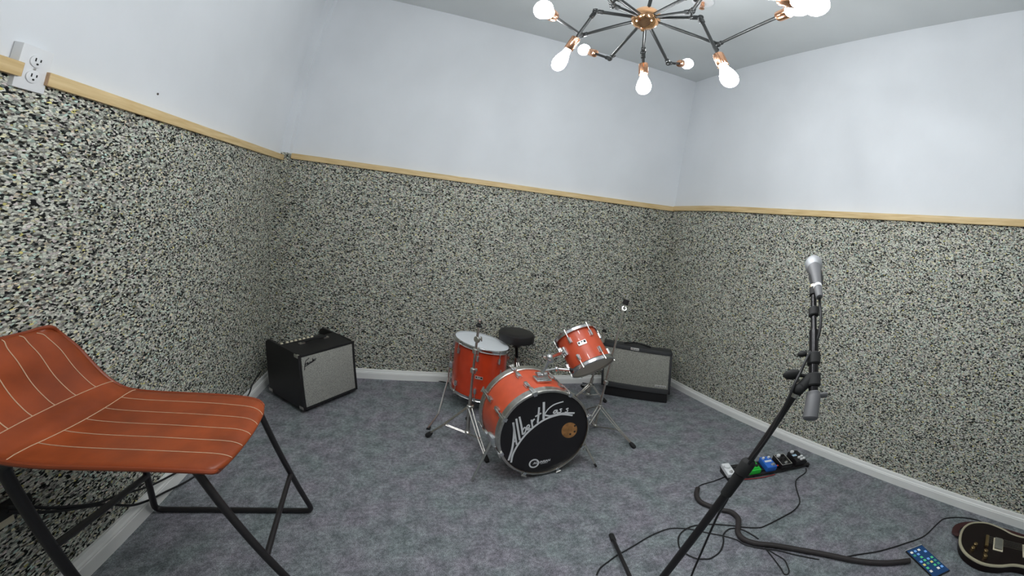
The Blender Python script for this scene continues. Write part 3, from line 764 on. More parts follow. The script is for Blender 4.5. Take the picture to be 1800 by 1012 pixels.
for k in range(3):
    a = .5 + k * 2 * PI / 3; d = Vector((math.cos(a), math.sin(a), 0)); c = Vector((tc[0], tc[1], 0))
    sd = Vector((-d.y, d.x, 0)); rl_ = .20
    lg = MB()
    for s in (-1, 1):
        lg.tube([c + d * .022 + sd * s * .008 + Vector((0, 0, .29)), c + d * rl_ + sd * s * .006 + Vector((0, 0, .022))], .0045, 6)
        lg.tube([c + d * .018 + sd * s * .006 + Vector((0, 0, .11)), c + d * rl_ * .55 + sd * s * .006 + Vector((0, 0, .158))], .0035, 6)
    lg = lg.build('leg', M_CHROME_W, th)
    f0 = c + d * (rl_ + .006)
    MB().lathe([(.012, 0), (.015, .008), (.012, .03)], f0, f0 + Vector((0, 0, 1)), 12).build('rubber_foot', M_RUBBER, lg)

# --- stands
def stand(name, label, top, bot, feet, zc, zb, ll, r=.009, collars=(.45,), m=M_CHROME_W, topfn=None, braced=True, hz=.4):
    """tripod stand: pole top->bot (bot = lower end of pole), feet floor points, legs joined at collar height fraction hz"""
    top = V3(top); bot = V3(bot)
    t = empty(name, (bot.x, bot.y, 0), label, 'drum hardware')
    d = top - bot
    jn = bot + d * hz
    MB().tube([bot, jn + d * .12], r * 1.15, 12).build('lower_tube', m, t)
    MB().tube([jn + d * .10, top], r * .8, 12).build('upper_tube', m, t)
    for c in (hz,) + tuple(collars):
        p = bot + d * c; dn = d.normalized()
        cm = MB(); cm.lathe([(r * 1.3, -.016), (r * 1.9, -.012), (r * 1.9, .012), (r * 1.3, .016)], p, p + dn, 14)
        sdv = dn.orthogonal().normalized(); cm.tube([p + sdv * r, p + sdv * .034], .0045, 8); cm.box(p + sdv * .036, (.008, .022, .014), bev=.003)
        cm.build('collar', M_STEEL, t)
    hub = bot
    hb = MB(); hb.lathe([(r * 1.4, -.010), (r * 2.0, -.006), (r * 2.0, .008), (r * 1.4, .014)], hub, hub + d.normalized(), 14); hb.build('brace_hub', M_STEEL, t)
    for fo in feet:
        fo = V3(fo); fo.z = .016
        out = Vector((fo.x - jn.x, fo.y - jn.y, 0)).normalized(); sd = Vector((-out.y, out.x, 0))
        lg = MB(); midp = jn.lerp(fo, .60)
        for s in (-1, 1):
            lg.tube([jn + out * r * 1.5 + sd * s * .011, midp + sd * s * .008, fo + sd * s * .004 + Vector((0, 0, .006))], .0042, 6)
            if braced: lg.tube([hub + out * r * 1.4 + sd * s * .007, midp + sd * s * .006], .0028, 6)
        lg.tube([midp - sd * .012, midp + sd * .012], .005, 6)
        lg = lg.build('leg', m, t)
        dv = (fo - midp).normalized()
        MB().lathe([(.012, -.016), (.0155, -.006), (.014, .022), (.008, .034)], fo - Vector((0, 0, 0)), fo - dv, 12).build('rubber_foot', M_RUBBER, lg)
    if topfn: topfn(t, top, d.normalized())
    return t
def cymbal_top(t, top, dn):
    MB().lathe([(.0055, -.01), (.0055, .060), (.003, .062)], top, top + dn, 10).build('threaded_rod', M_STEEL, t)
    MB().lathe([(.006, .012), (.020, .014), (.021, .022), (.012, .026), (.012, .034), (.006, .036)], top, top + dn, 18).build('felt_washer', M_RUBBER, t)
    s = dn.orthogonal().normalized()
    w = MB(); w.lathe([(.007, .042), (.008, .052), (.005, .056)], top, top + dn, 10)
    for q in (-1, 1): w.box(top + dn * .056 + s * q * .013, (.016, .004, .012), bev=.0015)
    w.build('wing_nut', M_STEEL, t)
    p = top - dn * .062
    tl_ = MB(); tl_.lathe([(.017, -.010), (.019, -.006), (.019, .006), (.017, .010)], p - s * 0, p + s, 18)
    tl_.tube([p + s * .01, p + s * .04], .005, 8); tl_.box(p + s * .044, (.008, .024, .024), bev=.003)
    tl_.build('tilter', M_STEEL, t)
# front stand before the floor tom
f1, f2 = onz(753, 768, 0), onz(855.5, 811, 0)
sb = ony(822, 760, -.95); st_ = ony(841, 578, -.95)
stand('cymbal_stand', 'chrome cymbal stand without a cymbal standing in front of the floor tom', st_, sb, [f1, f2, (sb[0] + .03, sb[1] + .27, 0)], 0, 0, 0,
      r=.0095, collars=(.62, .80), topfn=cymbal_top, hz=.26)
# right stand
f1 = onz(1113, 787, 0); sb = ony(1046, 748, -.86); st_ = ony(1096.5, 545, -.86)
def hook_top(t, top, dn):
    s = V3(vw); 
    rg = MB(); rg.lathe([(.016, -.005), (.016, .005), (.009, .005), (.009, -.005), (.016, -.005)], top + dn * .012, top + dn * .012 + s, 24, cap=False); rg.build('tilter', M_STEEL, t)
    p = top + dn * .055
    MB().lathe([(.017, -.018), (.019, -.012), (.019, .014), (.015, .018)], p, p + dn, 16).build('felt_washer', M_RUBBER, t)
    MB().lathe([(.0045, .018), (.0045, .055)], p, p + dn, 8).build('threaded_rod', M_STEEL, t)
    MB().tube([top - dn * .002, p], .006, 8).build('tilter_neck', M_STEEL, t)
stand('cymbal_stand', 'tall thin chrome cymbal stand right of the rack tom with a black felt on top', st_, sb, [f1, (sb[0] - .20, sb[1] - .17, 0), (sb[0] - .02, sb[1] + .25, 0)], 0, 0, 0,
      r=.0085, collars=(.40,), topfn=hook_top, hz=.18)
# rear stand, mostly hidden behind the rack tom
sb = ony(1034, 693, -.37); st_ = ony(1061.5, 586, -.37)
stand('hi_hat_stand', 'chrome stand half hidden behind the rack tom with a wing nut on top', st_, sb, [onz(1008, 703, 0), onz(1063, 707, 0), (sb[0] + .05, sb[1] + .24, 0)], 0, 0, 0,
      r=.011, collars=(.55,), topfn=cymbal_top, hz=.16)

# ------------------------------------------------------------------ leather stool
def chair():
    hs = .63
    rows = []       # (far point, near point) from front lip to top of the back
    fr = lambda a, b: rows.append((np.array(a), np.array(b)))
    fr((-2.842, -1.750, .588), (-2.832, -2.080, .588))
    fr((-2.838, -1.735, .606), (-2.826, -2.092, .606))
    fr((-2.850, -1.722, .621), (-2.838, -2.103, .621))
    fr((-2.885, -1.708, .630), (-2.872, -2.110, .630))
    fr((-2.96, -1.698, .632), (-2.95, -2.108, .632))
    fr((-3.06, -1.690, .629), (-3.055, -2.098, .629))
    fr((-3.16, -1.685, .625), (-3.16, -2.085, .625))
    fr((-3.25, -1.682, .623), (-3.255, -2.070, .623))
    fr((-3.315, -1.684, .627), (-3.325, -2.055, .627))   # second seam
    fr((-3.345, -1.688, .636), (-3.352, -2.048, .636))
    fr((-3.372, -1.694, .654), (-3.376, -2.042, .654))   # first seam
    fr((-3.395, -1.700, .680), (-3.398, -2.038, .680))
    fr((-3.420, -1.708, .720), (-3.422, -2.032, .720))
    fr((-3.445, -1.717, .765), (-3.447, -2.024, .765))
    fr((-3.465, -1.732, .800), (-3.466, -2.010, .800))
    fr((-3.474, -1.746, .818), (-3.475, -1.990, .818))
    fr((-3.480, -1.772, .828), (-3.481, -1.965, .828))
    n = len(rows); m_ = 25
    cen = np.array([-3.1, -1.9, 0])
    t = empty('bar_stool', (-3.10, -1.88, 0), 'cognac leather stool with cream stitching and black sled legs by the left wall', 'chair')
    P = []
    for i, (a, b) in enumerate(rows):
        row = []
        for k in range(m_):
            s = k / (m_ - 1); p = a * (1 - s) + b * s
            dip = 4 * s * (1 - s)
            # dished seat and wrapped back
            if i < 9: p = p + np.array([.014 * dip * (1 if i < 4 else 0), 0, -.012 * dip * min(1, i / 4)])
            else: p = p + np.array([-.020 * dip * (1 if i > 9 else .5), 0, 0])
            if i >= 13: p = p + np.array([0, 0, .012 * dip])
            row.append(p)
        P.append(row)
    # refine along length
    arr = [[None] * m_ for _ in range((n - 1) * 4 + 1)]
    for k in range(m_):
        col = spline([V3(P[i][k]) for i in range(n)], 4)
        for i, p in enumerate(col): arr[i][k] = p
    N = len(arr)
    nr = [[None] * m_ for _ in range(N)]
    for i in range(N):
        for k in range(m_):
            du = arr[min(i + 1, N - 1)][k] - arr[max(i - 1, 0)][k]; dv = arr[i][min(k + 1, m_ - 1)] - arr[i][max(k - 1, 0)]
            nn = du.cross(dv).normalized()
            nr[i][k] = nn
    ref = nr[20][12]
    sg = 1 if ref.z > 0 else -1
    T = .026
    def edge(i, k):
        e = min(k, m_ - 1 - k) / 3.0
        f = min(i, N - 1 - i) / 4.0
        return min(1, math.sqrt(max(0., min(1, e))) * .75 + .25, math.sqrt(max(0., min(1, f))) * .7 + .3)
    top = [[arr[i][k] - nr[i][k] * sg * (T * .5) * (1 - edge(i, k)) for k in range(m_)] for i in range(N)]
    bot = [[arr[i][k] - nr[i][k] * sg * (T - T * .5 * (1 - edge(i, k))) for k in range(m_)] for i in range(N)]
    vs = [p for r in top for p in r] + [p for r in bot for p in r]
    I = lambda i, k: i * m_ + k
    J = lambda i, k: N * m_ + i * m_ + k
    fs = []
    for i in range(N - 1):
        for k in range(m_ - 1):
            fs.append((I(i, k), I(i, k + 1), I(i + 1, k + 1), I(i + 1, k))); fs.append((J(i, k), J(i + 1, k), J(i + 1, k + 1), J(i, k + 1)))
        fs.append((I(i, 0), I(i + 1, 0), J(i + 1, 0), J(i, 0))); fs.append((I(i, m_ - 1), J(i, m_ - 1), J(i + 1, m_ - 1), I(i + 1, m_ - 1)))
    for k in range(m_ - 1):
        fs.append((I(0, k), J(0, k), J(0, k + 1), I(0, k + 1))); fs.append((I(N - 1, k), I(N - 1, k + 1), J(N - 1, k + 1), J(N - 1, k)))
    mb = MB(); mb._add(vs, fs); sh = mb.build('seat_shell', M_LEATHER, t, angle=75)
    # seams
    def seam(pts, nm='stitching', r=.0011):
        MB().tube(pts, r, 6).build(nm, M_STITCH, sh)
    up = lambda i, k: top[i][k] + nr[i][k] * sg * .0006
    i2, i1 = 8 * 4, 10 * 4
    for ii in (i2, i1): seam([up(ii, k) for k in range(m_)])
    for k in (4, 8, 12, 16, 20):
        seam([up(i, k) for i in range(5, i2 + 1)])
        seam([up(i, k) for i in range(i1, N - 2)])
    # piping round the rim
    rim = [top[i][0] for i in range(N)] + [top[N - 1][k] for k in range(m_)] + [top[i][m_ - 1] for i in range(N - 1, -1, -1)] + [top[0][k] for k in range(m_ - 1, 0, -1)]
    rim = [(a + b) / 2 for a, b in zip(rim, [bot[i][0] for i in range(N)] + [bot[N - 1][k] for k in range(m_)] + [bot[i][m_ - 1] for i in range(N - 1, -1, -1)] + [bot[0][k] for k in range(m_ - 1, 0, -1)])]
    MB().tube(rim, .0062, 8, closed=True).build('piping', M_LEDGE, sh)
    # frame: two sled sides, foot rail, rear brace, seat rails
    r = .0108
    far_front_top = np.array([-2.868, -1.735, .600]); far_front = onz(550, 897, r); far_rear = onz(273, 895, r)
    far_rear_top = np.array([-3.30, -1.72, .592])
    near_front_top = np.array([-2.925, -2.050, .600]); near_rear_top = np.array([-3.365, -2.030, .598])
    q = ony(497, 1008, -2.055); near_front = near_front_top + (q - near_front_top) * (near_front_top[2] - r) / (near_front_top[2] - q[2])
    q2 = ony(125, 1008, -2.0); near_rear = near_rear_top + (q2 - near_rear_top) * (near_rear_top[2] - r) / (near_rear_top[2] - q2[2])
    def bend(a, b, c, rad=.035, k=5):
        a, b, c = map(V3, (a, b, c)); p = b + (a - b).normalized() * rad; q_ = b + (c - b).normalized() * rad
        return [((1 - s) ** 2) * p + 2 * s * (1 - s) * b + s * s * q_ for s in [j / k for j in range(k + 1)]]
    for nm, ft_, f0, r0, rt_ in (('sled_leg', far_front_top, far_front, far_rear, far_rear_top), ('sled_leg', near_front_top, near_front, near_rear, near_rear_top)):
        pts = bend(V3(rt_), V3(ft_), V3(f0), .04) + bend(ft_, f0, r0) + bend(f0, r0, rt_) + bend(V3(r0), V3(rt_), V3(ft_), .04)
        pts = [V3(rt_).lerp(V3(ft_), .5)] + pts
        MB().tube(pts, r, 10, closed=True).build(nm, M_BLACK, t, angle=60)
    L = lambda a, b, s: a + (b - a) * s
    zfr = lambda a, b, z: L(a, b, (a[2] - z) / (a[2] - b[2]))
    fz = .25
    def closest(a, b, px):
        best = None
        for s in np.linspace(0.05, .98, 94):
            p = L(a, b, s); d = p - CAM; d = d / np.linalg.norm(d); e = np.linalg.norm(d - ray(*px))
            if best is None or e < best[0]: best = (e, p)
        return best[1]
    MB().tube([closest(far_front_top, far_front, (518, 827)), closest(near_front_top, near_front, (478, 968))], r * .85, 10).build('foot_rail', M_BLACK, t)
    MB().tube([closest(far_rear_top, far_rear, (249, 838)) + np.array([0, 0, .0]), closest(near_rear_top, near_rear, (92, 962))], r, 10).build('rear_brace', M_BLACK, t)
    for s in (.12, .85):
        MB().tube([L(far_front_top, far_rear_top, s), L(near_front_top, near_rear_top, s)], r * .9, 10).build('seat_rail', M_BLACK, t)
chair()

# ------------------------------------------------------------------ chandelier
HUB = far(1135, 33, 1.6)
ch = empty('chandelier', HUB, 'copper and gunmetal spider chandelier with many bare lit bulbs hanging from the ceiling', 'ceiling light')
up = np.array([0, 0, 1.])
MB().lathe([(.001, -.052), (.010, -.052), (.014, -.047), (.034, -.040), (.050, -.026), (.058, -.008), (.060, .006), (.056, .022), (.044, .037), (.026, .046), (.012, .050), (.001, .050)], HUB, HUB + up, 56).build('hub', M_COPPER, ch)
MB().lathe([(.007, -.060), (.008, -.050)], HUB, HUB + up, 16).build('finial', M_COPPER, ch)
MB().cyl(HUB + up * .045, (HUB[0], HUB[1], H - .02), .0075, seg=14).build('stem', M_GUN, ch)
MB().lathe([(.055, -.022), (.058, -.016), (.058, 0)], (HUB[0], HUB[1], H), (HUB[0], HUB[1], H + 1), 36).build('canopy', M_COPPER, ch)
def chandelier_arm(J, Bc, wing=True, brad=.030):
    """first tube hub->J, knuckle with wing nut, second tube J->socket, bulb centred on Bc"""
    J = np.asarray(J, float); Bc = np.asarray(Bc, float)
    d1 = J - HUB; d1 /= np.linalg.norm(d1)
    MB().tube([HUB + d1 * .045, J], .0072, 12).build('arm', M_GUN, ch)
    d2 = Bc - J; l2 = np.linalg.norm(d2); d2 /= l2
    k = MB(); k.sphere(J, .0135, 2)
    for dd in (d1, -d2): k.lathe([(.0085, .008), (.0100, .012), (.0100, .030), (.008, .032)], J, J - dd, 12)
    k = k.build('knuckle', M_GUN, ch)
    if wing: wing_nut(J, d1, d2, k)
    arm_end(J, Bc, d2, brad)
def wing_nut(J, d1, d2, k):
    s = np.cross(d1, d2); s = s / np.linalg.norm(s) if np.linalg.norm(s) > .05 else np.cross(d1, up) / np.linalg.norm(np.cross(d1, up))
    w = MB(); w.tube([J, J + s * .020], .0035, 8)
    xx = V3(d1); R = rotm(xx, V3(np.cross(s, d1)), V3(s)); w.sphere(J + s * .026, .012, 2, (1, .3, .8), R)
    w.build('wing_nut', M_GUN, k)
def arm_end(J, Bc, d2, brad):
    bl = .052                                 # bulb centre -> neck
    s1 = Bc - d2 * bl
    s0 = s1 - d2 * .052
    MB().tube([J, s0], .0066, 12).build('arm', M_GUN, ch)
    so = MB(); so.lathe([(.006, -.006), (.009, -.004), (.0195, 0), (.0202, .004), (.0202, .052), (.019, .054), (.015, .052)], s0, s0 + d2, 28); so.build('socket', M_COPPER2, ch)
    b = MB(); b.lathe([(.013, -.006), (.0135, .004), (.016, .016), (.0225, .032), (.0275, .045), (brad, .058), (brad, .066), (.028, .076), (.0225, .086), (.014, .0925), (.005, .0955), (.0005, .096)], s1, s1 + d2, 28)
    b.build('bulb', M_BULB, ch, angle=180)
def arm_px(jp, L1, bp_, L2, want, far1=True, wantB=None):
    J = on_sphere(*jp, HUB, L1, nearest=not far1)
    Bc = on_sphere(*bp_, J, L2, want=wantB)
    chandelier_arm(J, Bc)
chandelier_arm(far(1023, 62, 1.80), far(957, 18, 1.27))                       # A
chandelier_arm(far(1047, 20, 1.60), far(986, 106, 1.56))                      # B
chandelier_arm(far(1072, 103, 1.93), far(1028, 88, 2.12))                     # C
chandelier_arm(far(1130.5, 92, 1.74), far(1131.5, 149, 1.66), wing=False)                 # D
chandelier_arm(far(1175, 111, 1.88), far(1207, 112, 2.12))                    # E
chandelier_arm(far(1262, 78, 1.70), far(1404, 14, 1.30))                      # F
chandelier_arm(far(1231, 31, 1.55), far(1280, 134, 1.36))                     # G
chandelier_arm(far(1216, 20, 1.45), far(1262, -42, 1.10))                     # H
chandelier_arm(far(1078, 10, 1.46), far(1030, -60, 1.12))                     # L
chandelier_arm(far(1215, -8, 1.42), far(1426, 4, 0.86), brad=.031)            # I
chandelier_arm(far(1082, -6, 1.42), far(905, -60, .98))                       # K

# fire sprinkler on the ceiling
p = onz(1236, 2, H)
sp_ = empty('fire_sprinkler', p, 'small copper fire sprinkler on a round white ceiling plate behind the chandelier', 'sprinkler')
MB().lathe([(.075, 0), (.075, -.004), (.070, -.010), (.035, -.014), (.03, -.012)], p, p + up, 40).build('escutcheon', M_PLASTW, sp_)
MB().lathe([(.012, -.012), (.012, -.034), (.009, -.036), (.007, -.05)], p, p + up, 16).build('head_body', M_COPPER2, sp_)
fr_ = MB()
for s in (-1, 1): fr_.tube([p - up * .036 + A * .010 * s, p - up * .05 + A * .013 * s, p - up * .066], .003, 6)
fr_.build('frame_arm', M_COPPER2, sp_)
MB().lathe([(.016, -.066), (.017, -.069), (.006, -.071)], p, p + up, 20).build('deflector', M_COPPER2, sp_)

# ------------------------------------------------------------------ microphone and stand
T = V3(far(1399, 690, 1.0)); Bm = V3(onz(1127, 1062, .10))
ms = empty('microphone_stand', (Bm.x, Bm.y, 0), 'black boom microphone stand leaning right in the foreground', 'microphone stand')
d = (T - Bm); dn = d.normalized()
# clutch position seen at (1290,845)
def closest_on(a, b, px):
    best = None
    for s in np.linspace(0, 1.2, 241):
        p = a.lerp(b, s); v = np.array(p) - CAM; v /= np.linalg.norm(v); e = np.linalg.norm(v - ray(*px))
        if best is None or e < best[0]: best = (e, s)
    return best[1]
sc_ = closest_on(Bm, T, (1296, 838))
Cl = Bm.lerp(T, sc_)
MB().tube([Bm - dn * .06, Cl], .0125, 16).build('lower_tube', M_BLACK, ms)
MB().tube([Cl - dn * .05, T], .0090, 16).build('upper_tube', M_BLACK, ms)
MB().lathe([(.0125, -.075), (.0165, -.070), (.0170, -.010), (.0175, .012), (.0205, .016), (.0205, .056), (.0165, .062), (.011, .066)], Cl, Cl + dn, 24).build('height_clutch', M_RUBBER, ms)
MB().lathe([(.0105, 0), (.0105, .010)], T - dn * .012, T, 20).build('collar', M_STEEL, ms)
# hub and three legs
MB().lathe([(.016, -.05), (.024, -.04), (.026, .02), (.018, .05), (.013, .06)], Bm, Bm + dn, 20).build('leg_hub', M_RUBBER, ms)
ft1 = V3(onz(1075, 941, .013))
legs = [ft1, V3((Bm.x - .22, Bm.y - .26, .013)), V3((Bm.x + .34, Bm.y - .12, .013))]
for fo in legs:
    lg = MB().tube([Bm + dn * .01, fo], .0085, 12).build('leg', M_BLACK, ms)
    v = (fo - Bm).normalized()
    MB().lathe([(.0105, -.045), (.0125, -.04), (.0125, .004), (.009, .010)], fo, fo + v, 14).build('rubber_tip', M_RUBBER, lg)
# boom
b0 = V3(far(1424, 737, .985)); b1 = V3(far(1429.5, 700, 1.0)); b2 = V3(far(1433, 636, 1.035)); b3 = V3(far(1430, 513, 1.13))
bdir = (b3 - b1).normalized()
MB().lathe([(.0165, 0), (.0195, .004), (.0185, .060), (.017, .068), (.0095, .070)], b0, b1, 24).build('counterweight', M_GREYP, ms)
MB().tube([b1 - bdir * .01, b1.lerp(b3, .62)], .0124, 14).build('boom_tube', M_BLACKG, ms)
MB().tube([b1.lerp(b3, .60), b3], .0084, 14).build('boom_extension', M_BLACKG, ms)
for s, r, h in ((.02, .0175, .012), (.16, .0185, .018), (.355, .0175, .017), (.80, .0145, .013)):
    p = b1.lerp(b3, s); MB().lathe([(r * .85, -h), (r, -h * .8), (r, h * .8), (r * .85, h)], p, p + bdir, 20).build('collar', M_RUBBER if s > .05 else M_GREYP, ms)
pk = b1.lerp(b3, .02); rA = V3(A)
MB().box(pk + rA * .022, (.03, .012, .014), rotm(V3(A), V3(F), V3(Bv)), bev=.004).build('weight_latch', M_GREYP, ms)
pv = b1.lerp(b3, .20)
sw = MB(); sw.tube([T, pv - rA * .004], .0150, 14); sw.sphere(T + dn * .01, .0165, 2); sw.build('swivel', M_RUBBER, ms)
kn = V3(far(1393, 658, 1.0)); kR = rotm(V3(A), V3(Bv), V3(-F))
k_ = MB(); k_.sphere(kn, .021, 2, (1.15, .72, .45), kR); k_.tube([kn, pv - rA * .01], .005, 8); k_.build('wing_knob', M_RUBBER, ms)
k3 = b1.lerp(b3, .355); kp = V3(far(1410, 622, 1.03)); k_ = MB(); k_.sphere(kp, .011, 2, (1.2, .8, .8), kR); k_.tube([kp, k3], .0035, 8); k_.build('boom_knob', M_RUBBER, ms)
# clip, microphone
ex_ = V3(far(1427, 505, 1.135))
cl = MB(); cl.lathe([(.012, -.010), (.0125, .012), (.010, .016)], b3, b3 + bdir, 16); cl = cl.build('clip_base', M_RUBBER, ms)
MB().lathe([(.0125, .012), (.0125, .019)], b3, b3 + bdir, 16).build('thread_adapter', mat('brass', (.78, .66, .42), .3, 1.), ms)
mtail = V3(far(1438, 508, 1.120)); mhead = V3(far(1430, 464, 1.245))
md = (mhead - mtail).normalized(); ML = (mhead - mtail).length
mk = empty('microphone', mtail, 'grey handheld vocal microphone with silver grille at the tip of the boom', 'microphone')
MB().lathe([(.0105, -.008), (.0115, 0), (.0120, .010), (.0155, ML * .42), (.0200, ML * .74), (.0212, ML * .81), (.019, ML * .82)], mtail, mtail + md, 28).build('handle', M_GREYM, mk)
MB().lathe([(.0205, ML * .80), (.0235, ML * .83), (.0270, ML * .90), (.0278, ML * .95), (.0278, ML * .99), (.0255, ML * 1.05), (.018, ML * 1.10), (.008, ML * 1.125), (.0005, ML * 1.13)], mtail, mtail + md, 32).build('grille', M_GREYL, mk)
MB().lathe([(.0125, .004), (.0133, .006), (.0133, .014), (.0125, .016)], mtail, mtail + md, 24).build('tail_ring', M_PLASTW, mk)
MB().lathe([(.008, -.042), (.0105, -.036), (.0112, -.004), (.0105, .004)], mtail, mtail + md, 20).build('connector', M_GREYP, mk)
cp = MB()
for s in (-1, 1):
    sd = V3(A) * s
    cp.tube([mtail + md * (ML * .20) + sd * .014 - V3(Bv) * .004, mtail + md * (ML * .45) + sd * .018, mtail + md * (ML * .62) + sd * .017], .0042, 8)
cp.tube([b3 + bdir * .018, mtail + md * (ML * .25) - V3(Bv) * .012], .009, 10)
cp.build('mic_clip', M_RUBBER, ms)
# microphone cable down the stand
cpts = [mtail - md * .040, V3(far(1441, 535, 1.09)), V3(far(1443, 560, 1.07)), V3(far(1439, 590, 1.055)), V3(far(1428, 612, 1.05)), V3(far(1417, 632, 1.01)), V3(far(1408, 652, 1.0)), V3(far(1398, 672, .985)), V3(far(1386, 700, .985)),
        V3(far(1366, 740, 1.0)), V3(far(1346, 775, 1.02)), V3(far(1322, 806, 1.05)), V3(far(1305, 832, 1.08)), V3(far(1287, 856, 1.15)), V3(far(1277, 880, 1.25)), V3(far(1262, 905, 1.36)), V3(far(1247, 938, 1.45)), V3(far(1234, 968, 1.53)), V3(far(1216, 1010, 1.62)), V3(onz(1212, 1030, .006)), V3(onz(1225, 1050, .005))]
tag(MB().tube(cpts, .0040, 8, smooth=4).build('microphone_cable', M_CABLE, angle=60), 'black microphone cable hanging down along the boom stand from the microphone', 'cable')

# ------------------------------------------------------------------ pedalboard
Lp = onz(1271, 838, 0)[:2]; Rp_ = onz(1413, 813, 0)[:2]
u = np.array([*(Rp_ - Lp), 0]); LL = np.linalg.norm(u); u /= LL; v = np.array([-u[1], u[0], 0]); ctr = np.array([*((Lp + Rp_) / 2), 0])
PB = lambda x, y, z: ctr + u * x + v * y + np.array([0, 0, z])
Rb = rotm(V3(u), V3(v), Vector((0, 0, 1)))
Rtl = Rb @ Matrix.Rotation(math.radians(9), 3, 'X')
BW = .135
pb = empty('pedalboard', ctr, 'narrow black pedalboard on the carpet holding five effects pedals', 'pedalboard')
for y in (-.052, -.018, .018, .052):
    MB().box(PB(0, y, .030 + y * math.tan(math.radians(9))), (LL, .026, .010), Rtl, bev=.003).build('rail', M_BLACK, pb)
for x in (-LL / 2 + .012, LL / 2 - .012):
    m = MB(); m.prism([PB(x - .006, -.066, .001), PB(x - .006, .066, .001), PB(x - .006, .066, .036), PB(x - .006, -.066, .016)], u * .012); m.build('end_frame', M_BLACK, pb)
def pedal_at(px, zc): 
    q = onz(*px, zc); dx = (q - ctr); return float(dx @ u), float(dx @ v)
def pedal(name_px, w, dd, h, m, label, y=0.):
    x, _ = pedal_at(name_px, .075)
    n_ = np.array(Rtl @ Vector((0, 0, 1))); yv = np.array(Rtl @ Vector((0, 1, 0)))
    base = PB(x, y, .0355 + y * math.tan(math.radians(9)))
    t = empty('effects_pedal', base, label, 'effects pedal', 'effects pedals on the pedalboard')
    Q = lambda a, b_, c: base + u * a + yv * b_ + n_ * c
    MB().box(Q(0, 0, h / 2), (w, dd, h), Rtl, bev=.004).build('enclosure', m, t)
    return t, Q, n_, yv
def knob(t, c, ax, r, h, m): MB().lathe([(r, 0), (r * .92, h * .9), (r * .8, h)], c, c + ax, 16).build('knob', m, t)
def fsw(t, c, ax, r=.007): MB().lathe([(r * 1.5, 0), (r * 1.5, .004), (r, .004), (r * .95, .012), (r * .6, .013)], c, c + ax, 16).build('footswitch', M_CHROME, t)
t, Q, ax_, yv = pedal((1290, 831), .048, .112, .030, M_PLASTW, 'white effects pedal at the left end of the pedalboard beside the mic stand pole')
MB().lathe([(.020, 0), (.019, .012), (.015, .015)], Q(-.004, .018, .030), Q(-.004, .018, .030) + ax_, 20).build('knob', M_PLASTW, t); fsw(t, Q(0, -.035, .030), ax_)
t, Q, ax_, yv = pedal((1330, 823), .070, .118, .036, M_GREEN, 'bright green effects pedal second from the left on the pedalboard')
for a in (-.018, .0, .018): knob(t, Q(a, .040 - abs(a) * .3, .036), ax_, .0075, .012, M_RUBBER)
MB().box(Q(.0, -.026, .038), (.050, .040, .006), Rtl, bev=.002).build('treadle', M_GREEN, t); knob(t, Q(.016, -.022, .041), ax_, .010, .010, M_RUBBER)
t, Q, ax_, yv = pedal((1353, 813), .066, .116, .040, M_BLUE, 'blue effects pedal in the middle of the pedalboard')
for a in (-.018, .018): knob(t, Q(a, .038, .040), ax_, .009, .012, M_PLASTW)
MB().box(Q(0, .006, .0405), (.045, .018, .0016), Rtl).build('label_plate', M_PLASTW, t); fsw(t, Q(.012, -.036, .040), ax_, .009)
MB().cyl(Q(.036, -.03, .018), Q(.056, -.032, .018), .006).build('jack_plug', M_REDP, t)
t, Q, ax_, yv = pedal((1376, 806), .076, .122, .038, M_BLACK, 'black effects pedal with a pale outline right of the blue one')
fr2 = MB()
for c_, s_ in (((0, .056, .0388), (.070, .003, .0012)), ((0, -.056, .0388), (.070, .003, .0012)), ((-.034, 0, .0388), (.003, .112, .0012)), ((.034, 0, .0388), (.003, .112, .0012))): fr2.box(Q(*c_), s_, Rtl)
fr2.build('outline', M_BADGE, t)
knob(t, Q(-.014, .038, .038), ax_, .013, .014, M_PLASTW)
for a, b_ in ((.015, .036), (-.018, -.004), (.016, -.002)): knob(t, Q(a, b_, .038), ax_, .007, .012, M_RUBBER)
fsw(t, Q(0, -.040, .038), ax_)
t, Q, ax_, yv = pedal((1400, 801), .070, .120, .044, M_BLACK, 'black effects pedal with four white round knobs at the right end of the pedalboard')
knob(t, Q(-.012, .046, .044), ax_, .013, .012, M_PLASTW)
for a, b_ in ((.000, -.022), (.022, -.016), (.006, -.044), (.026, -.040)): knob(t, Q(a, b_, .044), ax_, .0095, .010, M_PLASTW)
MB().box(Q(-.014, .010, .0445), (.030, .020, .0015), Rtl).build('label_plate', mat('pale_blue_plate', (.45, .62, .78), .4), t)
pc = PB(0, -.070, .012)
tag(MB().tube([PB(-.19, -.070, .010), PB(-.12, -.074, .006), PB(-.06, -.078, .006), PB(.02, -.074, .008)], .003, 8, smooth=5).build('patch_cable', mat('red_cable', (.35, .03, .03), .5)), 'short reddish patch cable along the front edge of the pedalboard', 'cable')
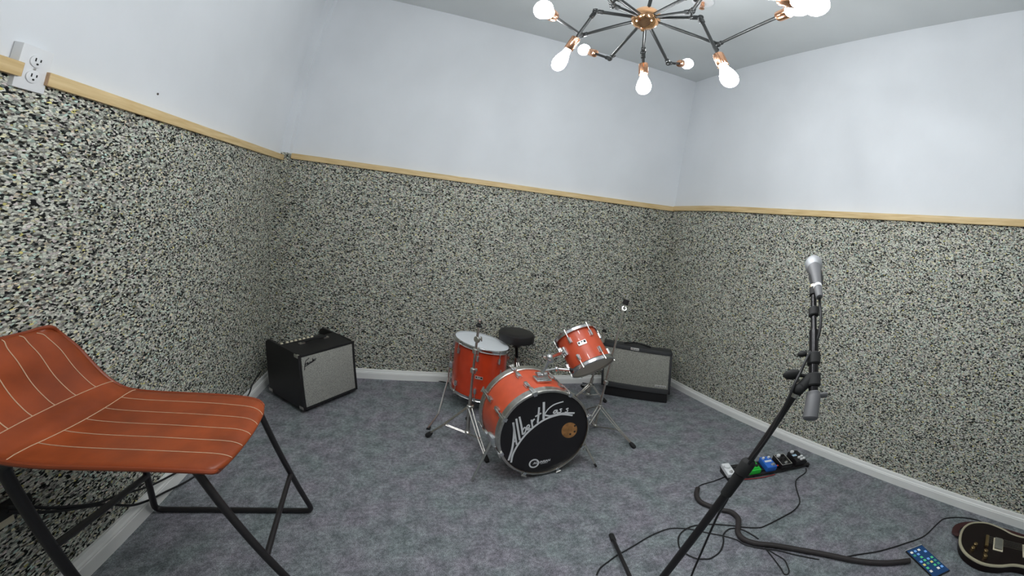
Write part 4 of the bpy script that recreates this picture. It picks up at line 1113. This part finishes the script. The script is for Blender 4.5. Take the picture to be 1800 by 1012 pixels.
# ------------------------------------------------------------------ phone
q0, q1, q2 = onz(1592, 968, .009), onz(1620, 957, .009), onz(1674, 1010, .009)
xw = q1 - q0; wl = np.linalg.norm(xw); xw /= wl
yl = (q2 - q0); yl = yl - xw * (yl @ xw); yl /= np.linalg.norm(yl); PL = max(.16, 2.0 * wl)
ctrp = q0 + xw * wl / 2 + yl * PL / 2; zz = np.cross(xw, yl); 
if zz[2] < 0: zz = -zz
Rph = rotm(V3(xw), V3(yl), V3(xw).cross(V3(yl)))
phn = empty('phone', (ctrp[0], ctrp[1], 0), 'phone lying on the carpet showing a blue screen of small colourful icons', 'phone')
cz = np.array([ctrp[0], ctrp[1], .0055])
MB().box(cz, (wl, PL, .009), Rph, bev=.003).build('case', M_BLACK, phn)
scr = MB().box(cz + np.array([0, 0, .0048]), (wl - .006, PL - .008, .0006), Rph).build('screen', mat('screen_glow', (.01, .03, .10), .2, emit=((.008, .06, .17), .4)), phn)
cols = [(.9, .9, .8), (.1, .6, .25), (.75, .7, .2), (.2, .45, .9), (.85, .9, .85), (.05, .3, .2)]
k = 0
for r_ in range(7):
    for c_ in range(4):
        if random.random() < .12: continue
        cc = cols[(r_ * 5 + c_ * 3 + (r_ * c_) % 2) % 6]; w_ = wl * .13
        pos = cz + np.array([0, 0, .0054]) + xw * wl * (-.33 + .22 * c_) + yl * PL * (-.38 + .115 * r_)
        MB().box(pos, (w_, w_, .0006), Rph, bev=.0002).build('icon', mat('icon_%d' % cols.index(cc), cc, .3, emit=(cc, .22)), scr)
MB().box(cz - yl * (PL / 2 + .0008) + np.array([0, 0, .003]), (wl, .0022, .006), Rph).build('bright_edge', M_PLASTW, phn)

# ------------------------------------------------------------------ guitar lying at the lower right
gp = lambda x, y, z=.045: onz(x, y, z)
gc = np.array([-.315, -3.27, 0])
gt = empty('electric_guitar', gc, 'dark burgundy guitar with cream edge binding lying on the carpet at lower right', 'guitar')
# outline in local (a: along neck towards -y, b: across towards +x)
ga = np.array([.16, -.987, 0]); ga /= np.linalg.norm(ga); gb = np.array([-ga[1], ga[0], 0])
ol = [(-.235, 0), (-.225, -.075), (-.185, -.135), (-.11, -.168), (-.03, -.155), (.04, -.120), (.10, -.112), (.16, -.128), (.205, -.120), (.225, -.08), (.215, -.035), (.235, 0), (.235, .03),
      (.20, .04), (.185, .065), (.205, .10), (.19, .125), (.14, .128), (.09, .115), (.03, .122), (-.03, .150), (-.11, .165), (-.185, .135), (-.225, .075)]
ol = [(p.x, p.y) for p in spline([Vector((a, b, 0)) for a, b in ol], 4, True)]
Gp = lambda a, b, z: gc + ga * a + gb * b + np.array([0, 0, z])
MB().prism([Gp(a, b, .004) for a, b in ol], (0, 0, .046)).build('body', M_GUITAR, gt, angle=30)
MB().tube([Gp(a * 1.002, b * 1.002, .0465) for a, b in ol], .0075, 8, closed=True).build('binding', M_BIND, gt)
MB().prism([Gp(.16, -.028, .052), Gp(.16, .028, .052), Gp(.66, .022, .052), Gp(.66, -.022, .052)], (0, 0, .022)).build('neck', M_NECK, gt)
hdp = [(.66, -.022), (.68, -.042), (.82, -.036), (.845, -.012), (.845, .012), (.82, .036), (.68, .042), (.66, .022)]
MB().prism([Gp(a, b, .050) for a, b in hdp], (0, 0, .016)).build('headstock', M_GUITAR, gt)
Rg = rotm(V3(ga), V3(gb), Vector((0, 0, 1)))
for a in (-.04, .11):
    pu = MB().box(Gp(a, 0, .056), (.040, .088, .014), Rg, bev=.004).build('pickup', M_STEEL, gt)
    MB().box(Gp(a, 0, .0515), (.050, .098, .006), Rg, bev=.002).build('pickup_ring', M_CREAM, pu)
MB().box(Gp(-.10, 0, .057), (.018, .090, .014), Rg, bev=.004).build('bridge', M_GOLD, gt)
for a, b in ((-.10, -.085), (-.155, -.055), (-.10, -.125), (-.165, -.09)):
    knob(gt, Gp(a, b, .050), up, .011, .016, M_GOLD)
st = MB()
for k in range(6): st.tube([Gp(-.10, -.027 + .0108 * k, .068), Gp(.66, -.018 + .0072 * k, .078)], .0006, 4)
st.build('strings', M_STEEL, gt)
for k in range(6): MB().sphere(Gp(.70 + .045 * (k % 3), (.052 if k < 3 else -.052), .058), .010, 2, (1, 1, .6)).build('tuning_peg', M_GOLD, gt)
stp = [Gp(-.235, .02, .03), Gp(-.262, .06, .012), Gp(-.25, .13, .010), Gp(-.17, .185, .012), Gp(-.05, .195, .012), Gp(.12, .175, .012), Gp(.3, .15, .012), Gp(.5, .12, .012)]
sm = MB(); sm.ribbon([V3(p) for p in stp], .038, Vector((0, 0, 1)), .004, 6)
sm.build('strap', mat('dark_red_strap', (.05, .010, .010), .6), gt)

# ------------------------------------------------------------------ world and colour management
w = bpy.data.worlds.new('world'); SC.world = w; w.use_nodes = True
w.node_tree.nodes['Background'].inputs[0].default_value = (.55, .6, .68, 1)
w.node_tree.nodes['Background'].inputs[1].default_value = .0
vs_ = SC.view_settings
SC.display_settings.display_device = 'sRGB'
vs_.view_transform = 'Standard'; vs_.look = 'None'; vs_.gamma = 1; vs_.exposure = 0.0
vs_.use_curve_mapping = False
